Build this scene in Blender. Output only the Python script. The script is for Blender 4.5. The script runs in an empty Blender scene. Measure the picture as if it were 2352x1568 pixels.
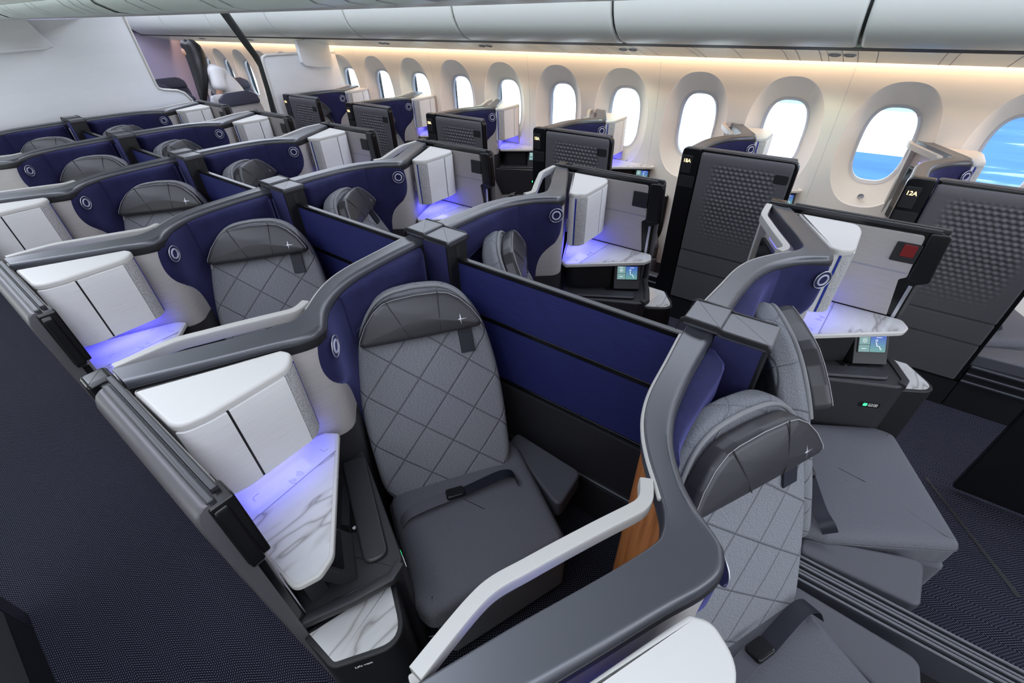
import bpy, bmesh, math, random
from mathutils import Vector, Matrix
random.seed(7)
sc = bpy.context.scene
COL = sc.collection
FZ = 0.06            # measured heights count from here; the floor is z = 0
PITCH = 1.13         # seat row spacing
PI = math.pi

# ------------------------------------------------------------------ helpers
SX = 1               # mirror switch while meshes are being built


class MB:
    """collects verts / faces / uvs and links them as one mesh"""
    def __init__(s):
        s.v = []; s.f = []; s.uv = {}

    def add(s, vs, fs, uvs=None):
        b = len(s.v)
        s.v += [tuple(p) for p in vs]
        s.f += [tuple(i + b for i in f) for f in fs]
        if uvs:
            for i, u in enumerate(uvs):
                s.uv[b + i] = u
        return s

    def loft(s, rings, cap0=True, cap1=True, closed=True, uvr=None):
        n = len(rings[0]); vs = []; fs = []; us = []
        for k, r in enumerate(rings):
            vs += r
            if uvr: us += uvr[k]
        for k in range(len(rings) - 1):
            for i in range(n if closed else n - 1):
                j = (i + 1) % n
                fs.append((k * n + i, k * n + j, (k + 1) * n + j, (k + 1) * n + i))
        if cap0: fs.append(tuple(range(n - 1, -1, -1)))
        if cap1: fs.append(tuple((len(rings) - 1) * n + i for i in range(n)))
        return s.add(vs, fs, us if uvr else None)

    def prism(s, poly, z0, z1, bev=0.0, seg=3, bot=None):
        """poly: counter-clockwise outline; bev rounds the top (and bottom) rim"""
        if area2(poly) < 0: poly = poly[::-1]
        bb = bev if bot is None else bot
        rings = []
        if bb > 0:
            for q in range(seg + 1):
                a = PI / 2 * q / seg
                d = bb * (1 - math.sin(a)); h = bb * (1 - math.cos(a))
                rings.append([(x, y, z0 + h) for x, y in inset(poly, d)])
        else:
            rings.append([(x, y, z0) for x, y in poly])
        if bev > 0:
            for q in range(seg + 1):
                a = PI / 2 * q / seg
                d = bev * (1 - math.cos(a)); h = bev * (1 - math.sin(a))
                rings.append([(x, y, z1 - h) for x, y in inset(poly, d)])
        else:
            rings.append([(x, y, z1) for x, y in poly])
        return s.loft(rings)

    def box(s, x0, x1, y0, y1, z0, z1, bev=0.0, seg=2):
        x0, x1 = min(x0, x1), max(x0, x1); y0, y1 = min(y0, y1), max(y0, y1)
        if bev <= 0:
            return s.prism([(x0, y0), (x1, y0), (x1, y1), (x0, y1)], z0, z1)
        p = fillet([(x0, y0), (x1, y0), (x1, y1), (x0, y1)], bev, 3)
        return s.prism(p, z0, z1, bev, seg)

    def tube(s, path, r, n=8, closed=False):
        path = [Vector(p) for p in path]; m = len(path); rings = []
        up = Vector((0, 0, 1)); prev = None
        for i, p in enumerate(path):
            if closed: t = path[(i + 1) % m] - path[i - 1]
            else: t = path[min(i + 1, m - 1)] - path[max(i - 1, 0)]
            t.normalize()
            if prev is None:
                a = t.cross(up)
                if a.length < 1e-3: a = t.cross(Vector((1, 0, 0)))
            else:
                a = prev - t * prev.dot(t)
            a.normalize(); prev = a; b = t.cross(a)
            rr = r[i] if isinstance(r, (list, tuple)) else r
            rings.append([tuple(p + a * (rr * math.cos(2 * PI * k / n)) + b * (rr * math.sin(2 * PI * k / n))) for k in range(n)])
        if closed:
            rings.append(rings[0]); return s.loft(rings, False, False)
        return s.loft(rings)

    def sweep(s, path, w, h, rnd=0.0):
        """flat bar: width w across (horizontal), height h"""
        path = [Vector(p) for p in path]; m = len(path); rings = []
        prof = fillet([(-w / 2, -h / 2), (w / 2, -h / 2), (w / 2, h / 2), (-w / 2, h / 2)], rnd, 2) if rnd else [(-w / 2, -h / 2), (w / 2, -h / 2), (w / 2, h / 2), (-w / 2, h / 2)]
        for i, p in enumerate(path):
            t = path[min(i + 1, m - 1)] - path[max(i - 1, 0)]; t.z = 0; t.normalize()
            a = Vector((t.y, -t.x, 0))
            rings.append([tuple(p + a * u + Vector((0, 0, v))) for u, v in prof])
        return s.loft(rings)

    def slab(s, outline, fr, d0, d1, bev=0.01, seg=3, bulge=0.0, nb=4, backbev=None):
        """outline in (s,t) on frame fr=(o,er,et,en); thickness from d0 to d1 along en"""
        o, er, et, en = fr
        if area2(outline) < 0: outline = outline[::-1]
        def P(pt, d): return tuple(o + er * pt[0] + et * pt[1] + en * d)
        rings = []; uv = []
        bb = bev if backbev is None else backbev
        if bb > 0:
            for q in range(seg + 1):
                a = PI / 2 * q / seg
                ol = inset(outline, bb * (1 - math.sin(a)))
                rings.append([P(p, d0 + bb * (1 - math.cos(a))) for p in ol]); uv.append(inset(outline, -(d1 - d0 - bb * (1 - math.cos(a)))))
        else:
            rings.append([P(p, d0) for p in outline]); uv.append(outline)
        for q in range(seg + 1):
            a = PI / 2 * q / seg
            ol = inset(outline, bev * (1 - math.cos(a)))
            rings.append([P(p, d1 - bev * (1 - math.sin(a))) for p in ol]); uv.append(inset(outline, bev * (1 - math.cos(a)) - bev * (1 - math.sin(a))))
        if bulge:
            cx = sum(p[0] for p in ol) / len(ol); cy = sum(p[1] for p in ol) / len(ol)
            for q in range(1, nb + 1):
                k = 1 - q / (nb + .6)
                o2 = [(cx + (p[0] - cx) * k, cy + (p[1] - cy) * k) for p in ol]
                rings.append([P(p, d1 + bulge * (1 - k * k)) for p in o2]); uv.append(o2)
        return s.loft(rings, uvr=uv)

    def disc(s, fr, r, d0, d1, n=28):
        return s.slab([(r * math.cos(2 * PI * i / n), r * math.sin(2 * PI * i / n)) for i in range(n)], fr, d0, d1, bev=0, backbev=0)

    def ring(s, fr, r, t, d=0.0, n=36):
        o, er, et, en = fr
        return s.tube([o + er * (r * math.cos(2 * PI * i / n)) + et * (r * math.sin(2 * PI * i / n)) + en * d for i in range(n)], t, 8, True)


def area2(p):
    return sum(p[i - 1][0] * p[i][1] - p[i][0] * p[i - 1][1] for i in range(len(p)))


def inset(poly, d):
    if d == 0: return list(poly)
    n = len(poly); out = []
    for i in range(n):
        a = poly[i - 1]; b = poly[i]; c = poly[(i + 1) % n]
        e1 = Vector((b[0] - a[0], b[1] - a[1])); e2 = Vector((c[0] - b[0], c[1] - b[1]))
        if e1.length < 1e-9: e1 = e2
        if e2.length < 1e-9: e2 = e1
        e1.normalize(); e2.normalize()
        n1 = Vector((-e1.y, e1.x)); n2 = Vector((-e2.y, e2.x))
        m = n1 + n2
        if m.length < 1e-6: m = n1.copy()
        m.normalize()
        k = d / max(.45, m.dot(n1))
        out.append((b[0] + m.x * k, b[1] + m.y * k))
    return out


def fillet(pts, r, n=4):
    out = []; m = len(pts)
    for i in range(m):
        rr = r[i] if isinstance(r, (list, tuple)) else r
        p = Vector(pts[i][:2]); a = Vector(pts[i - 1][:2]); b = Vector(pts[(i + 1) % m][:2])
        if rr <= 0:
            out.append((p.x, p.y)); continue
        u = (a - p); v = (b - p); lu = u.length; lv = v.length; u.normalize(); v.normalize()
        ang = u.angle(v)
        if ang < .02 or ang > 3.12 or lu < 1e-6 or lv < 1e-6:
            out.append((p.x, p.y)); continue
        t = min(rr / math.tan(ang / 2), lu * .49, lv * .49)
        p0 = p + u * t; p1 = p + v * t
        for k in range(n + 1):
            w = k / n
            q = p0 * (1 - w) ** 2 + p * 2 * w * (1 - w) + p1 * w ** 2
            out.append((q.x, q.y))
    return out


def spline(pts, sub=4):
    P = [Vector(p) for p in pts]; out = []
    for i in range(len(P) - 1):
        p0 = P[max(i - 1, 0)]; p1 = P[i]; p2 = P[i + 1]; p3 = P[min(i + 2, len(P) - 1)]
        for k in range(sub):
            t = k / sub
            out.append(.5 * ((2 * p1) + (p2 - p0) * t + (2 * p0 - 5 * p1 + 4 * p2 - p3) * t * t + (3 * p1 - p0 - 3 * p2 + p3) * t ** 3))
    out.append(P[-1]); return out


def weigh(me, lim):
    """area-weighted corner normals: flat faces stay flat, small bevels shade round"""
    for p in me.polygons: p.use_smooth = True
    cl = math.cos(math.radians(lim))
    N = [p.normal.copy() for p in me.polygons]; A = [p.area ** 2 for p in me.polygons]
    vf = [[] for _ in me.vertices]
    for p in me.polygons:
        for v in p.vertices: vf[v].append(p.index)
    out = []
    for p in me.polygons:
        n = N[p.index]
        for v in p.vertices:
            q = Vector((0, 0, 0))
            for g in vf[v]:
                if n.dot(N[g]) > cl: q += N[g] * A[g]
            out.append(q.normalized() if q.length > 1e-20 else n)
    me.normals_split_custom_set(out)


def mesh_of(mb, name, mat, sharp=52):
    """bakes the mirror switch and the floor offset"""
    vs = [(x * SX, y, z - FZ) for x, y, z in mb.v]
    fs = [f if SX > 0 else f[::-1] for f in mb.f]
    me = bpy.data.meshes.new(name)
    me.from_pydata(vs, [], fs)
    if mb.uv:
        L = me.uv_layers.new(name='UVMap')
        for lp in me.loops:
            u = mb.uv.get(lp.vertex_index, (0, 0)); L.data[lp.index].uv = (u[0] * SX, u[1])
    bm = bmesh.new(); bm.from_mesh(me)
    bmesh.ops.recalc_face_normals(bm, faces=bm.faces)
    bm.to_mesh(me); bm.free()
    me.materials.append(mat)
    me.update()
    weigh(me, sharp)
    return me


class Part:
    def __init__(s, name, mb, mat, kids=(), label=None, sharp=52):
        s.name = name; s.me = mesh_of(mb, name, mat, sharp); s.kids = list(kids); s.label = label

    def each(s):
        yield s
        for k in s.kids: yield from k.each()


class Proto:
    """a thing with parts, built once in suite coordinates, linked many times"""
    def __init__(s, name, cat, parts):
        s.name = name; s.cat = cat; s.parts = parts
        al = [v.co for p in parts for q in p.each() for v in q.me.vertices]
        lo = [min(c[i] for c in al) for i in range(3)]; hi = [max(c[i] for c in al) for i in range(3)]
        s.base = Vector(((lo[0] + hi[0]) / 2, (lo[1] + hi[1]) / 2, lo[2]))
        M = Matrix.Translation(-s.base)
        for p in parts:
            for q in p.each(): q.me.transform(M)
        s.first = None

    def put(s, ox, oy, label, group=None, oz=0.0):
        loc = s.base + Vector((ox, oy, oz))
        if s.first is None:
            r = bpy.data.objects.new(s.name, None); COL.objects.link(r); r.empty_display_size = .1
            def mk(p, par):
                o = bpy.data.objects.new(p.name, p.me); COL.objects.link(o); o.parent = par
                if p.label: o['label'] = p.label
                for k in p.kids: mk(k, o)
            for p in s.parts: mk(p, r)
            s.first = r
        else:
            r = s.first.copy(); COL.objects.link(r)
            for ch in list(s.first.children):
                c = ch.copy(); COL.objects.link(c); c.parent = r
                for g in list(ch.children):
                    d = g.copy(); COL.objects.link(d); d.parent = c
        r.location = loc
        r['label'] = label; r['category'] = s.cat
        if group: r['group'] = group
        return r


def solo(name, mb, mat, label, cat, group=None, sharp=52):
    o = bpy.data.objects.new(name, mesh_of(mb, name, mat, sharp)); COL.objects.link(o)
    o['label'] = label; o['category'] = cat
    if group: o['group'] = group
    return o


def struct(name, mb, mat, parent=None, label=None, sharp=52):
    o = bpy.data.objects.new(name, mesh_of(mb, name, mat, sharp)); COL.objects.link(o)
    if parent: o.parent = parent
    else: o['kind'] = 'structure'
    if label: o['label'] = label
    return o


# ------------------------------------------------------------------ materials
def mat(name, col, rough=.5, metal=0.0, spec=.5, **kw):
    m = bpy.data.materials.new(name); m.use_nodes = True
    b = m.node_tree.nodes['Principled BSDF']
    b.inputs['Base Color'].default_value = (*col, 1)
    b.inputs['Roughness'].default_value = rough
    b.inputs['Metallic'].default_value = metal
    b.inputs['Specular IOR Level'].default_value = spec
    for k, v in kw.items():
        b.inputs[k.replace('_', ' ')].default_value = v
    return m


def nd(m, t, **kw):
    n = m.node_tree.nodes.new(t)
    for k, v in kw.items(): setattr(n, k, v)
    return n


def lk(m, a, b): m.node_tree.links.new(a, b)


def bsdf(m): return m.node_tree.nodes['Principled BSDF']


def math_n(m, op, a, b=None):
    n = nd(m, 'ShaderNodeMath', operation=op)
    for i, v in enumerate((a, b)):
        if v is None: continue
        if isinstance(v, (int, float)): n.inputs[i].default_value = v
        else: lk(m, v, n.inputs[i])
    return n.outputs[0]


def ramp(m, fac, stops, interp='LINEAR'):
    r = nd(m, 'ShaderNodeValToRGB'); r.color_ramp.interpolation = interp
    e = r.color_ramp.elements
    while len(e) < len(stops): e.new(.5)
    for q, (p, c) in zip(e, stops):
        q.position = p; q.color = (*c, 1) if len(c) == 3 else c
    lk(m, fac, r.inputs[0]); return r.outputs[0]


def coords(m, kind='Object', scale=(1, 1, 1), rot=(0, 0, 0)):
    t = nd(m, 'ShaderNodeTexCoord'); mp = nd(m, 'ShaderNodeMapping')
    mp.inputs['Scale'].default_value = scale; mp.inputs['Rotation'].default_value = rot
    lk(m, t.outputs[kind], mp.inputs[0]); return mp.outputs[0]


def noise(m, vec, scale, detail=3, rough=.5):
    n = nd(m, 'ShaderNodeTexNoise'); n.inputs['Scale'].default_value = scale
    n.inputs['Detail'].default_value = detail; n.inputs['Roughness'].default_value = rough
    lk(m, vec, n.inputs['Vector']); return n.outputs['Fac']


def bump(m, h, strength=.2, dist=.002):
    b = nd(m, 'ShaderNodeBump'); b.inputs['Strength'].default_value = strength; b.inputs['Distance'].default_value = dist
    lk(m, h, b.inputs['Height']); lk(m, b.outputs[0], bsdf(m).inputs['Normal'])


def mixc(m, fac, a, b):
    n = nd(m, 'ShaderNodeMix', data_type='RGBA')
    if isinstance(fac, (int, float)): n.inputs[0].default_value = fac
    else: lk(m, fac, n.inputs[0])
    for i, v in ((6, a), (7, b)):
        if isinstance(v, tuple): n.inputs[i].default_value = (*v, 1)
        else: lk(m, v, n.inputs[i])
    return n.outputs[2]


M = {}
M['trim'] = mat('satin_grey_trim', (.058, .061, .074), .42, .25, Coat_Weight=.7, Coat_Roughness=.34, Coat_IOR=1.65)
bump(M['trim'], noise(M['trim'], coords(M['trim']), 900, 1), .06, .0006)
M['black'] = mat('gloss_black', (.006, .006, .007), .22)
M['satin'] = mat('satin_black_rail', (.030, .031, .036), .3)
M['softblack'] = mat('soft_black', (.010, .010, .012), .5)
M['navy'] = mat('navy_suede', (.013, .014, .075), .85, 0, .2, Sheen_Weight=.55, Sheen_Roughness=.4, Sheen_Tint=(.35, .36, .9, 1))
_f = noise(M['navy'], coords(M['navy'], scale=(1, 1, .6)), 9, 4, .6)
lk(M['navy'], ramp(M['navy'], _f, [(.3, (.013, .013, .050)), (.7, (.024, .024, .086))]), bsdf(M['navy']).inputs['Base Color'])
M['navyweave'] = mat('navy_woven_panel', (.016, .020, .11), .6)
_f = noise(M['navyweave'], coords(M['navyweave'], scale=(1, 1, 30)), 12, 3)
lk(M['navyweave'], ramp(M['navyweave'], _f, [(.3, (.012, .016, .088)), (.7, (.022, .027, .14))]), bsdf(M['navyweave']).inputs['Base Color'])
M['beige'] = mat('warm_grey_brushed_panel', (.42, .395, .385), .55)
_f = noise(M['beige'], coords(M['beige'], scale=(3, 3, 160)), 4, 3)
lk(M['beige'], ramp(M['beige'], _f, [(.3, (.39, .365, .355)), (.7, (.46, .43, .42))]), bsdf(M['beige']).inputs['Base Color'])
M['white'] = mat('cabinet_white', (.74, .73, .72), .45)
_f = noise(M['white'], coords(M['white'], scale=(2, 2, 120)), 5, 3)
lk(M['white'], ramp(M['white'], _f, [(.3, (.76, .755, .75)), (.7, (.85, .84, .835))]), bsdf(M['white']).inputs['Base Color'])
M['lid'] = mat('white_lid', (.60, .585, .56), .4)
M['speaker'] = mat('speaker_mesh', (.42, .42, .43), .5)
_v = coords(M['speaker'], scale=(1, 1, 1))
_b = nd(M['speaker'], 'ShaderNodeTexVoronoi'); _b.inputs['Scale'].default_value = 330; lk(M['speaker'], _v, _b.inputs['Vector'])
lk(M['speaker'], ramp(M['speaker'], _b.outputs['Distance'], [(.25, (.16, .16, .17)), (.5, (.52, .51, .51))]), bsdf(M['speaker']).inputs['Base Color'])
M['blue'] = mat('cobalt_strip', (.01, .03, .32), .35)
M['cream'] = mat('cream_trim', (.46, .45, .425), .4)
M['marble'] = mat('white_marble', (.8, .79, .78), .12)
_m = M['marble']; _v = coords(_m, scale=(.75, 2.6, 1), rot=(0, 0, .7))
_w = noise(_m, _v, 2.2, 3, .5)
_n2 = noise(_m, _v, 5.5, 8, .65)
_r = math_n(_m, 'ABSOLUTE', math_n(_m, 'SUBTRACT', _w, .5))
_vein = ramp(_m, _r, [(0, (.34, .33, .32)), (.006, (.54, .53, .52)), (.022, (.66, .66, .66))])
_cl = ramp(_m, _n2, [(.35, (.90, .89, .88)), (.75, (1, 1, 1))])
_mu = nd(_m, 'ShaderNodeMix', data_type='RGBA', blend_type='MULTIPLY'); _mu.inputs[0].default_value = 1
lk(_m, _vein, _mu.inputs[6]); lk(_m, _cl, _mu.inputs[7]); lk(_m, _mu.outputs[2], bsdf(_m).inputs['Base Color'])
M['whiteglass'] = mat('white_charging_pad', (.66, .66, .68), .15)
M['lilac'] = mat('lilac_ring', (.50, .50, .62), .35)
M['mark'] = mat('grey_marking', (.30, .30, .36), .4)
M['console'] = mat('charcoal_console', (.026, .025, .029), .48)
bump(M['console'], noise(M['console'], coords(M['console']), 700, 1), .1, .0006)
M['pad'] = mat('charcoal_leather_pad', (.030, .029, .034), .40)
M['leather'] = mat('charcoal_leather', (.040, .039, .044), .40)
_m = M['leather']; bump(_m, noise(_m, coords(_m), 260, 2), .12, .001)
M['stitch'] = mat('pale_stitching', (.45, .45, .46), .7)
M['seam'] = mat('dark_seam', (.02, .02, .021), .7)
M['silver'] = mat('silver_metal', (.62, .62, .66), .3, .8)
M['belt'] = mat('navy_belt_webbing', (.008, .010, .020), .55)
_m = M['belt']; bump(_m, noise(_m, coords(_m, scale=(1, 1, 1)), 300, 1), .3, .001)
M['wood'] = mat('orange_wood', (.36, .12, .03), .35)
_m = M['wood']; _f = noise(_m, coords(_m, scale=(14, 14, 1.2)), 3.2, 5, .6)
lk(_m, ramp(_m, _f, [(.3, (.26, .075, .016)), (.55, (.40, .14, .035)), (.75, (.48, .19, .06))]), bsdf(_m).inputs['Base Color'])
M['screen'] = mat('dark_screen', (.008, .009, .010), .06)
M['tag'] = mat('white_plastic', (.75, .75, .78), .4)
M['red'] = mat('red_latch', (.20, .006, .008), .35)
M['skin'] = mat('skin', (.55, .30, .21), .55)
M['hair'] = mat('black_hair', (.006, .006, .008), .35)
_m = M['hair']; bump(_m, noise(_m, coords(_m, scale=(60, 60, 2)), 3, 3), .5, .004)
M['shirt'] = mat('white_cotton', (.80, .78, .80), .8)
M['trousers'] = mat('dark_trousers', (.02, .02, .03), .8)


def emit(name, col, s):
    m = mat(name, (0, 0, 0), .4)
    b = bsdf(m); b.inputs['Emission Color'].default_value = (*col, 1); b.inputs['Emission Strength'].default_value = s
    return m


M['led_warm'] = emit('warm_led', (1, .70, .44), 5)
M['led_blue'] = emit('blue_led', (.12, .12, 1), 3)
M['num'] = emit('lit_number', (1, .75, .38), 1.6)
M['green'] = emit('green_button', (.05, .9, .3), 1.6)
M['icon'] = emit('lit_icon', (.85, .9, .92), 1.0)
M['icon_dim'] = emit('lit_icon_dim', (.7, .75, .75), .7)
M['screen_a'] = emit('screen_teal', (.16, .30, .30), .9)
M['screen_b'] = emit('screen_blue', (.05, .14, .30), 1.0)
_m = M['screen_b']; _g = nd(_m, 'ShaderNodeTexCoord'); _s = nd(_m, 'ShaderNodeSeparateXYZ'); lk(_m, _g.outputs['Generated'], _s.inputs[0])
lk(_m, ramp(_m, _s.outputs[2], [(.15, (.10, .26, .26)), (1, (.03, .08, .42))]), bsdf(_m).inputs['Emission Color'])
M['lamp_amber'] = emit('amber_lamp', (1, .75, .4), 6)

# quilted woven seat fabric: UV = metres on the backrest
def fabric(name, c0, c1, quilt):
    m = mat(name, c0, .85, 0, .25)
    uv = coords(m, 'UV')
    sp = nd(m, 'ShaderNodeSeparateXYZ'); lk(m, uv, sp.inputs[0])
    u, v = sp.outputs[0], sp.outputs[1]
    wv = nd(m, 'ShaderNodeTexNoise'); wv.inputs['Scale'].default_value = 1; wv.inputs['Detail'].default_value = 2
    mp = nd(m, 'ShaderNodeMapping'); mp.inputs['Scale'].default_value = (170, 720, 1); lk(m, uv, mp.inputs[0]); lk(m, mp.outputs[0], wv.inputs['Vector'])
    w2 = nd(m, 'ShaderNodeTexNoise'); w2.inputs['Scale'].default_value = 1; w2.inputs['Detail'].default_value = 1
    mp2 = nd(m, 'ShaderNodeMapping'); mp2.inputs['Scale'].default_value = (620, 620, 1); lk(m, uv, mp2.inputs[0]); lk(m, mp2.outputs[0], w2.inputs['Vector'])
    f = math_n(m, 'ADD', math_n(m, 'MULTIPLY', wv.outputs['Fac'], .6), math_n(m, 'MULTIPLY', w2.outputs['Fac'], .4))
    col = ramp(m, f, [(.36, c0), (.66, c1)])
    h = f
    if quilt:
        hs = None
        for (a, b, p, off) in ((.66, .75, .154, .528), (-.73, .68, .123, .82)):
            q = math_n(m, 'ADD', math_n(m, 'MULTIPLY', u, a), math_n(m, 'MULTIPLY', v, b))
            q = math_n(m, 'ADD', math_n(m, 'DIVIDE', q, p), 20 + off)
            d = math_n(m, 'MULTIPLY', math_n(m, 'ABSOLUTE', math_n(m, 'SUBTRACT', math_n(m, 'FRACT', q), .5)), p)
            s = nd(m, 'ShaderNodeMapRange', interpolation_type='SMOOTHSTEP')
            lk(m, d, s.inputs[0]); s.inputs[1].default_value = 0; s.inputs[2].default_value = .006
            l = nd(m, 'ShaderNodeMapRange'); lk(m, d, l.inputs[0]); l.inputs[1].default_value = .0005; l.inputs[2].default_value = .0018
            hs = s.outputs[0] if hs is None else math_n(m, 'MINIMUM', hs, s.outputs[0])
            lf = math_n(m, 'MAXIMUM', l.outputs[0], math_n(m, 'GREATER_THAN', v, .66))
            col = mixc(m, lf, (c0[0] * .62, c0[1] * .62, c0[2] * .62), col)
        h = math_n(m, 'ADD', math_n(m, 'MULTIPLY', f, .12), hs)
        bump(m, h, .8, .004)
    else:
        bump(m, h, .25, .001)
    lk(m, col, bsdf(m).inputs['Base Color'])
    return m


M['quilt'] = fabric('quilted_grey_weave', (.105, .108, .124), (.37, .375, .41), True)
M['trimweave'] = fabric('light_grey_band', (.13, .13, .138), (.42, .42, .43), False)
M['seat'] = fabric('charcoal_weave', (.105, .106, .122), (.165, .167, .190), False)
M['wing'] = mat('charcoal_vinyl', (.082, .083, .098), .55)

# door leather: triangular dimples fading out, object space (y along, z up)
m = M['door'] = mat('embossed_charcoal_panel', (.092, .088, .096), .42)
_t = nd(m, 'ShaderNodeTexCoord'); _s = nd(m, 'ShaderNodeSeparateXYZ'); lk(m, _t.outputs['UV'], _s.inputs[0])
U, V = _s.outputs[0], _s.outputs[1]
K = 2 * PI / .025
hh = None
for a in (90, 210, 330):
    ca, sa = math.cos(math.radians(a)), math.sin(math.radians(a))
    q = math_n(m, 'COSINE', math_n(m, 'MULTIPLY', math_n(m, 'ADD', math_n(m, 'MULTIPLY', U, ca), math_n(m, 'MULTIPLY', V, sa)), K))
    sn = math_n(m, 'SINE', math_n(m, 'MULTIPLY', math_n(m, 'ADD', math_n(m, 'MULTIPLY', U, ca), math_n(m, 'MULTIPLY', V, sa)), K))
    q = math_n(m, 'ADD', q, math_n(m, 'MULTIPLY', sn, .7))
    hh = q if hh is None else math_n(m, 'ADD', hh, q)
def box01(v, a, b, c, d):
    r1 = nd(m, 'ShaderNodeMapRange', interpolation_type='SMOOTHSTEP'); lk(m, v, r1.inputs[0]); r1.inputs[1].default_value = a; r1.inputs[2].default_value = b
    r2 = nd(m, 'ShaderNodeMapRange', interpolation_type='SMOOTHSTEP'); lk(m, v, r2.inputs[0]); r2.inputs[1].default_value = c; r2.inputs[2].default_value = d
    r2.inputs[3].default_value = 1; r2.inputs[4].default_value = 0
    return math_n(m, 'MULTIPLY', r1.outputs[0], r2.outputs[0])
hh = math_n(m, 'MULTIPLY', hh, math_n(m, 'MULTIPLY', box01(U, .04, .12, .36, .47), box01(V, .62, 1.0, 1.17, 1.205)))
bump(m, hh, .8, .0013)

# carpet: herringbone of pale dashes running along the aisle
m = M['carpet'] = mat('herringbone_carpet', (.012, .012, .018), .95, 0, .1)
_t = nd(m, 'ShaderNodeTexCoord'); _s = nd(m, 'ShaderNodeSeparateXYZ'); lk(m, _t.outputs['Object'], _s.inputs[0])
X, Y = _s.outputs[0], _s.outputs[1]
per = .115
tri = math_n(m, 'ABSOLUTE', math_n(m, 'SUBTRACT', math_n(m, 'FRACT', math_n(m, 'DIVIDE', X, per)), .5))   # 0..0.5
q = math_n(m, 'ADD', Y, math_n(m, 'MULTIPLY', tri, per * 1.25))
fr = math_n(m, 'FRACT', math_n(m, 'DIVIDE', math_n(m, 'ADD', q, 50.0), .0125))
line = nd(m, 'ShaderNodeMapRange', interpolation_type='SMOOTHSTEP'); lk(m, math_n(m, 'ABSOLUTE', math_n(m, 'SUBTRACT', fr, .5)), line.inputs[0])
line.inputs[1].default_value = .10; line.inputs[2].default_value = .24; line.inputs[3].default_value = 1; line.inputs[4].default_value = 0
fd = math_n(m, 'FRACT', math_n(m, 'DIVIDE', math_n(m, 'ADD', X, 50.0), .0058))
dash = nd(m, 'ShaderNodeMapRange'); lk(m, math_n(m, 'ABSOLUTE', math_n(m, 'SUBTRACT', fd, .5)), dash.inputs[0])
dash.inputs[1].default_value = .18; dash.inputs[2].default_value = .34; dash.inputs[3].default_value = 1; dash.inputs[4].default_value = 0
nz = noise(m, coords(m), 160, 2)
ff = math_n(m, 'MULTIPLY', math_n(m, 'MULTIPLY', line.outputs[0], dash.outputs[0]), math_n(m, 'ADD', nz, .35))
lk(m, mixc(m, ff, (.0075, .008, .0145), (.15, .15, .20)), bsdf(m).inputs['Base Color'])

M['wall'] = mat('sidewall_cream', (.84, .80, .745), .5)
M['bin'] = mat('bin_white', (.60, .625, .59), .4)
M['psu'] = mat('service_panel', (.68, .76, .70), .3)
M['gap'] = mat('shadow_gap', (.012, .014, .014), .6)
M['bulk'] = mat('bulkhead_laminate', (.80, .81, .83), .5)
_m = M['bulk']; _b = nd(_m, 'ShaderNodeTexWave', wave_type='RINGS'); _b.inputs['Scale'].default_value = 5; _b.inputs['Distortion'].default_value = 2.5
lk(_m, coords(_m, scale=(1, 1, 1)), _b.inputs['Vector'])
lk(_m, ramp(_m, _b.outputs['Fac'], [(.45, (.785, .80, .82)), (.55, (.80, .815, .835))]), bsdf(_m).inputs['Base Color'])
M['ceil'] = mat('ceiling_white', (.7, .71, .72), .6)

# ------------------------------------------------------------------ suite geometry (metres, right-hand suite, row datum at y = 0)
ZT = 1.25
LEDGE_O = [(0, -.262), (.10, -.265), (.234, -.276), (.36, -.286), (.44, -.303), (.50, -.328), (.555, -.362), (.605, -.400), (.640, -.424), (.665, -.435), (.687, -.439), (.71, -.436), (.77, -.410), (.85, -.370), (.95, -.318), (1.085, -.252)]
LEDGE_I = [(0, -.340), (.10, -.340), (.225, -.342), (.335, -.350), (.40, -.360), (.46, -.378), (.51, -.402), (.56, -.436), (.598, -.474), (.635, -.522), (.655, -.538), (.690, -.543), (.735, -.527), (.80, -.49), (.92, -.427), (1.085, -.338)]
WALL_I = [(.04, -.335), (.10, -.336), (.225, -.337), (.335, -.345), (.40, -.355), (.46, -.373), (.51, -.398), (.56, -.432), (.598, -.470), (.635, -.515), (.655, -.532), (.690, -.537), (.735, -.521), (.80, -.484), (.92, -.421), (1.09, -.329)]
WI = spline(WALL_I, 5)
WN = []
for _i in range(len(WI)):
    _t = WI[min(_i + 1, len(WI) - 1)] - WI[max(_i - 1, 0)]; _t.normalize()
    WN.append(Vector((_t.y, -_t.x)))
UPZ = Vector((0, 0, 1))


def wall_at(x):
    """point and seat-side normal of the inner shell wall at a given x"""
    for i in range(len(WI) - 1):
        if WI[i].x <= x <= WI[i + 1].x:
            k = (x - WI[i].x) / (WI[i + 1].x - WI[i].x)
            n = WN[i].lerp(WN[i + 1], k); n.normalize()
            return WI[i].lerp(WI[i + 1], k), n
    return (WI[0], WN[0]) if x < WI[0].x else (WI[-1], WN[-1])


BND = [(1.26, .655), (1.235, .667), (1.21, .680), (1.18, .690), (1.14, .696), (1.10, .695), (1.06, .683), (1.03, .662), (1.0, .636), (.97, .615), (.94, .601), (.90, .591), (.85, .586), (.75, .584), (.3, .58)]
BND = [(p.x, p.y) for p in spline(BND, 4)]


def bound(z):
    for (z1, x1), (z0, x0) in zip(BND, BND[1:]):
        if z0 <= z <= z1: return x0 + (x1 - x0) * (z - z0) / (z1 - z0)
    return BND[0][1] if z > BND[0][0] else BND[-1][1]


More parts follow.
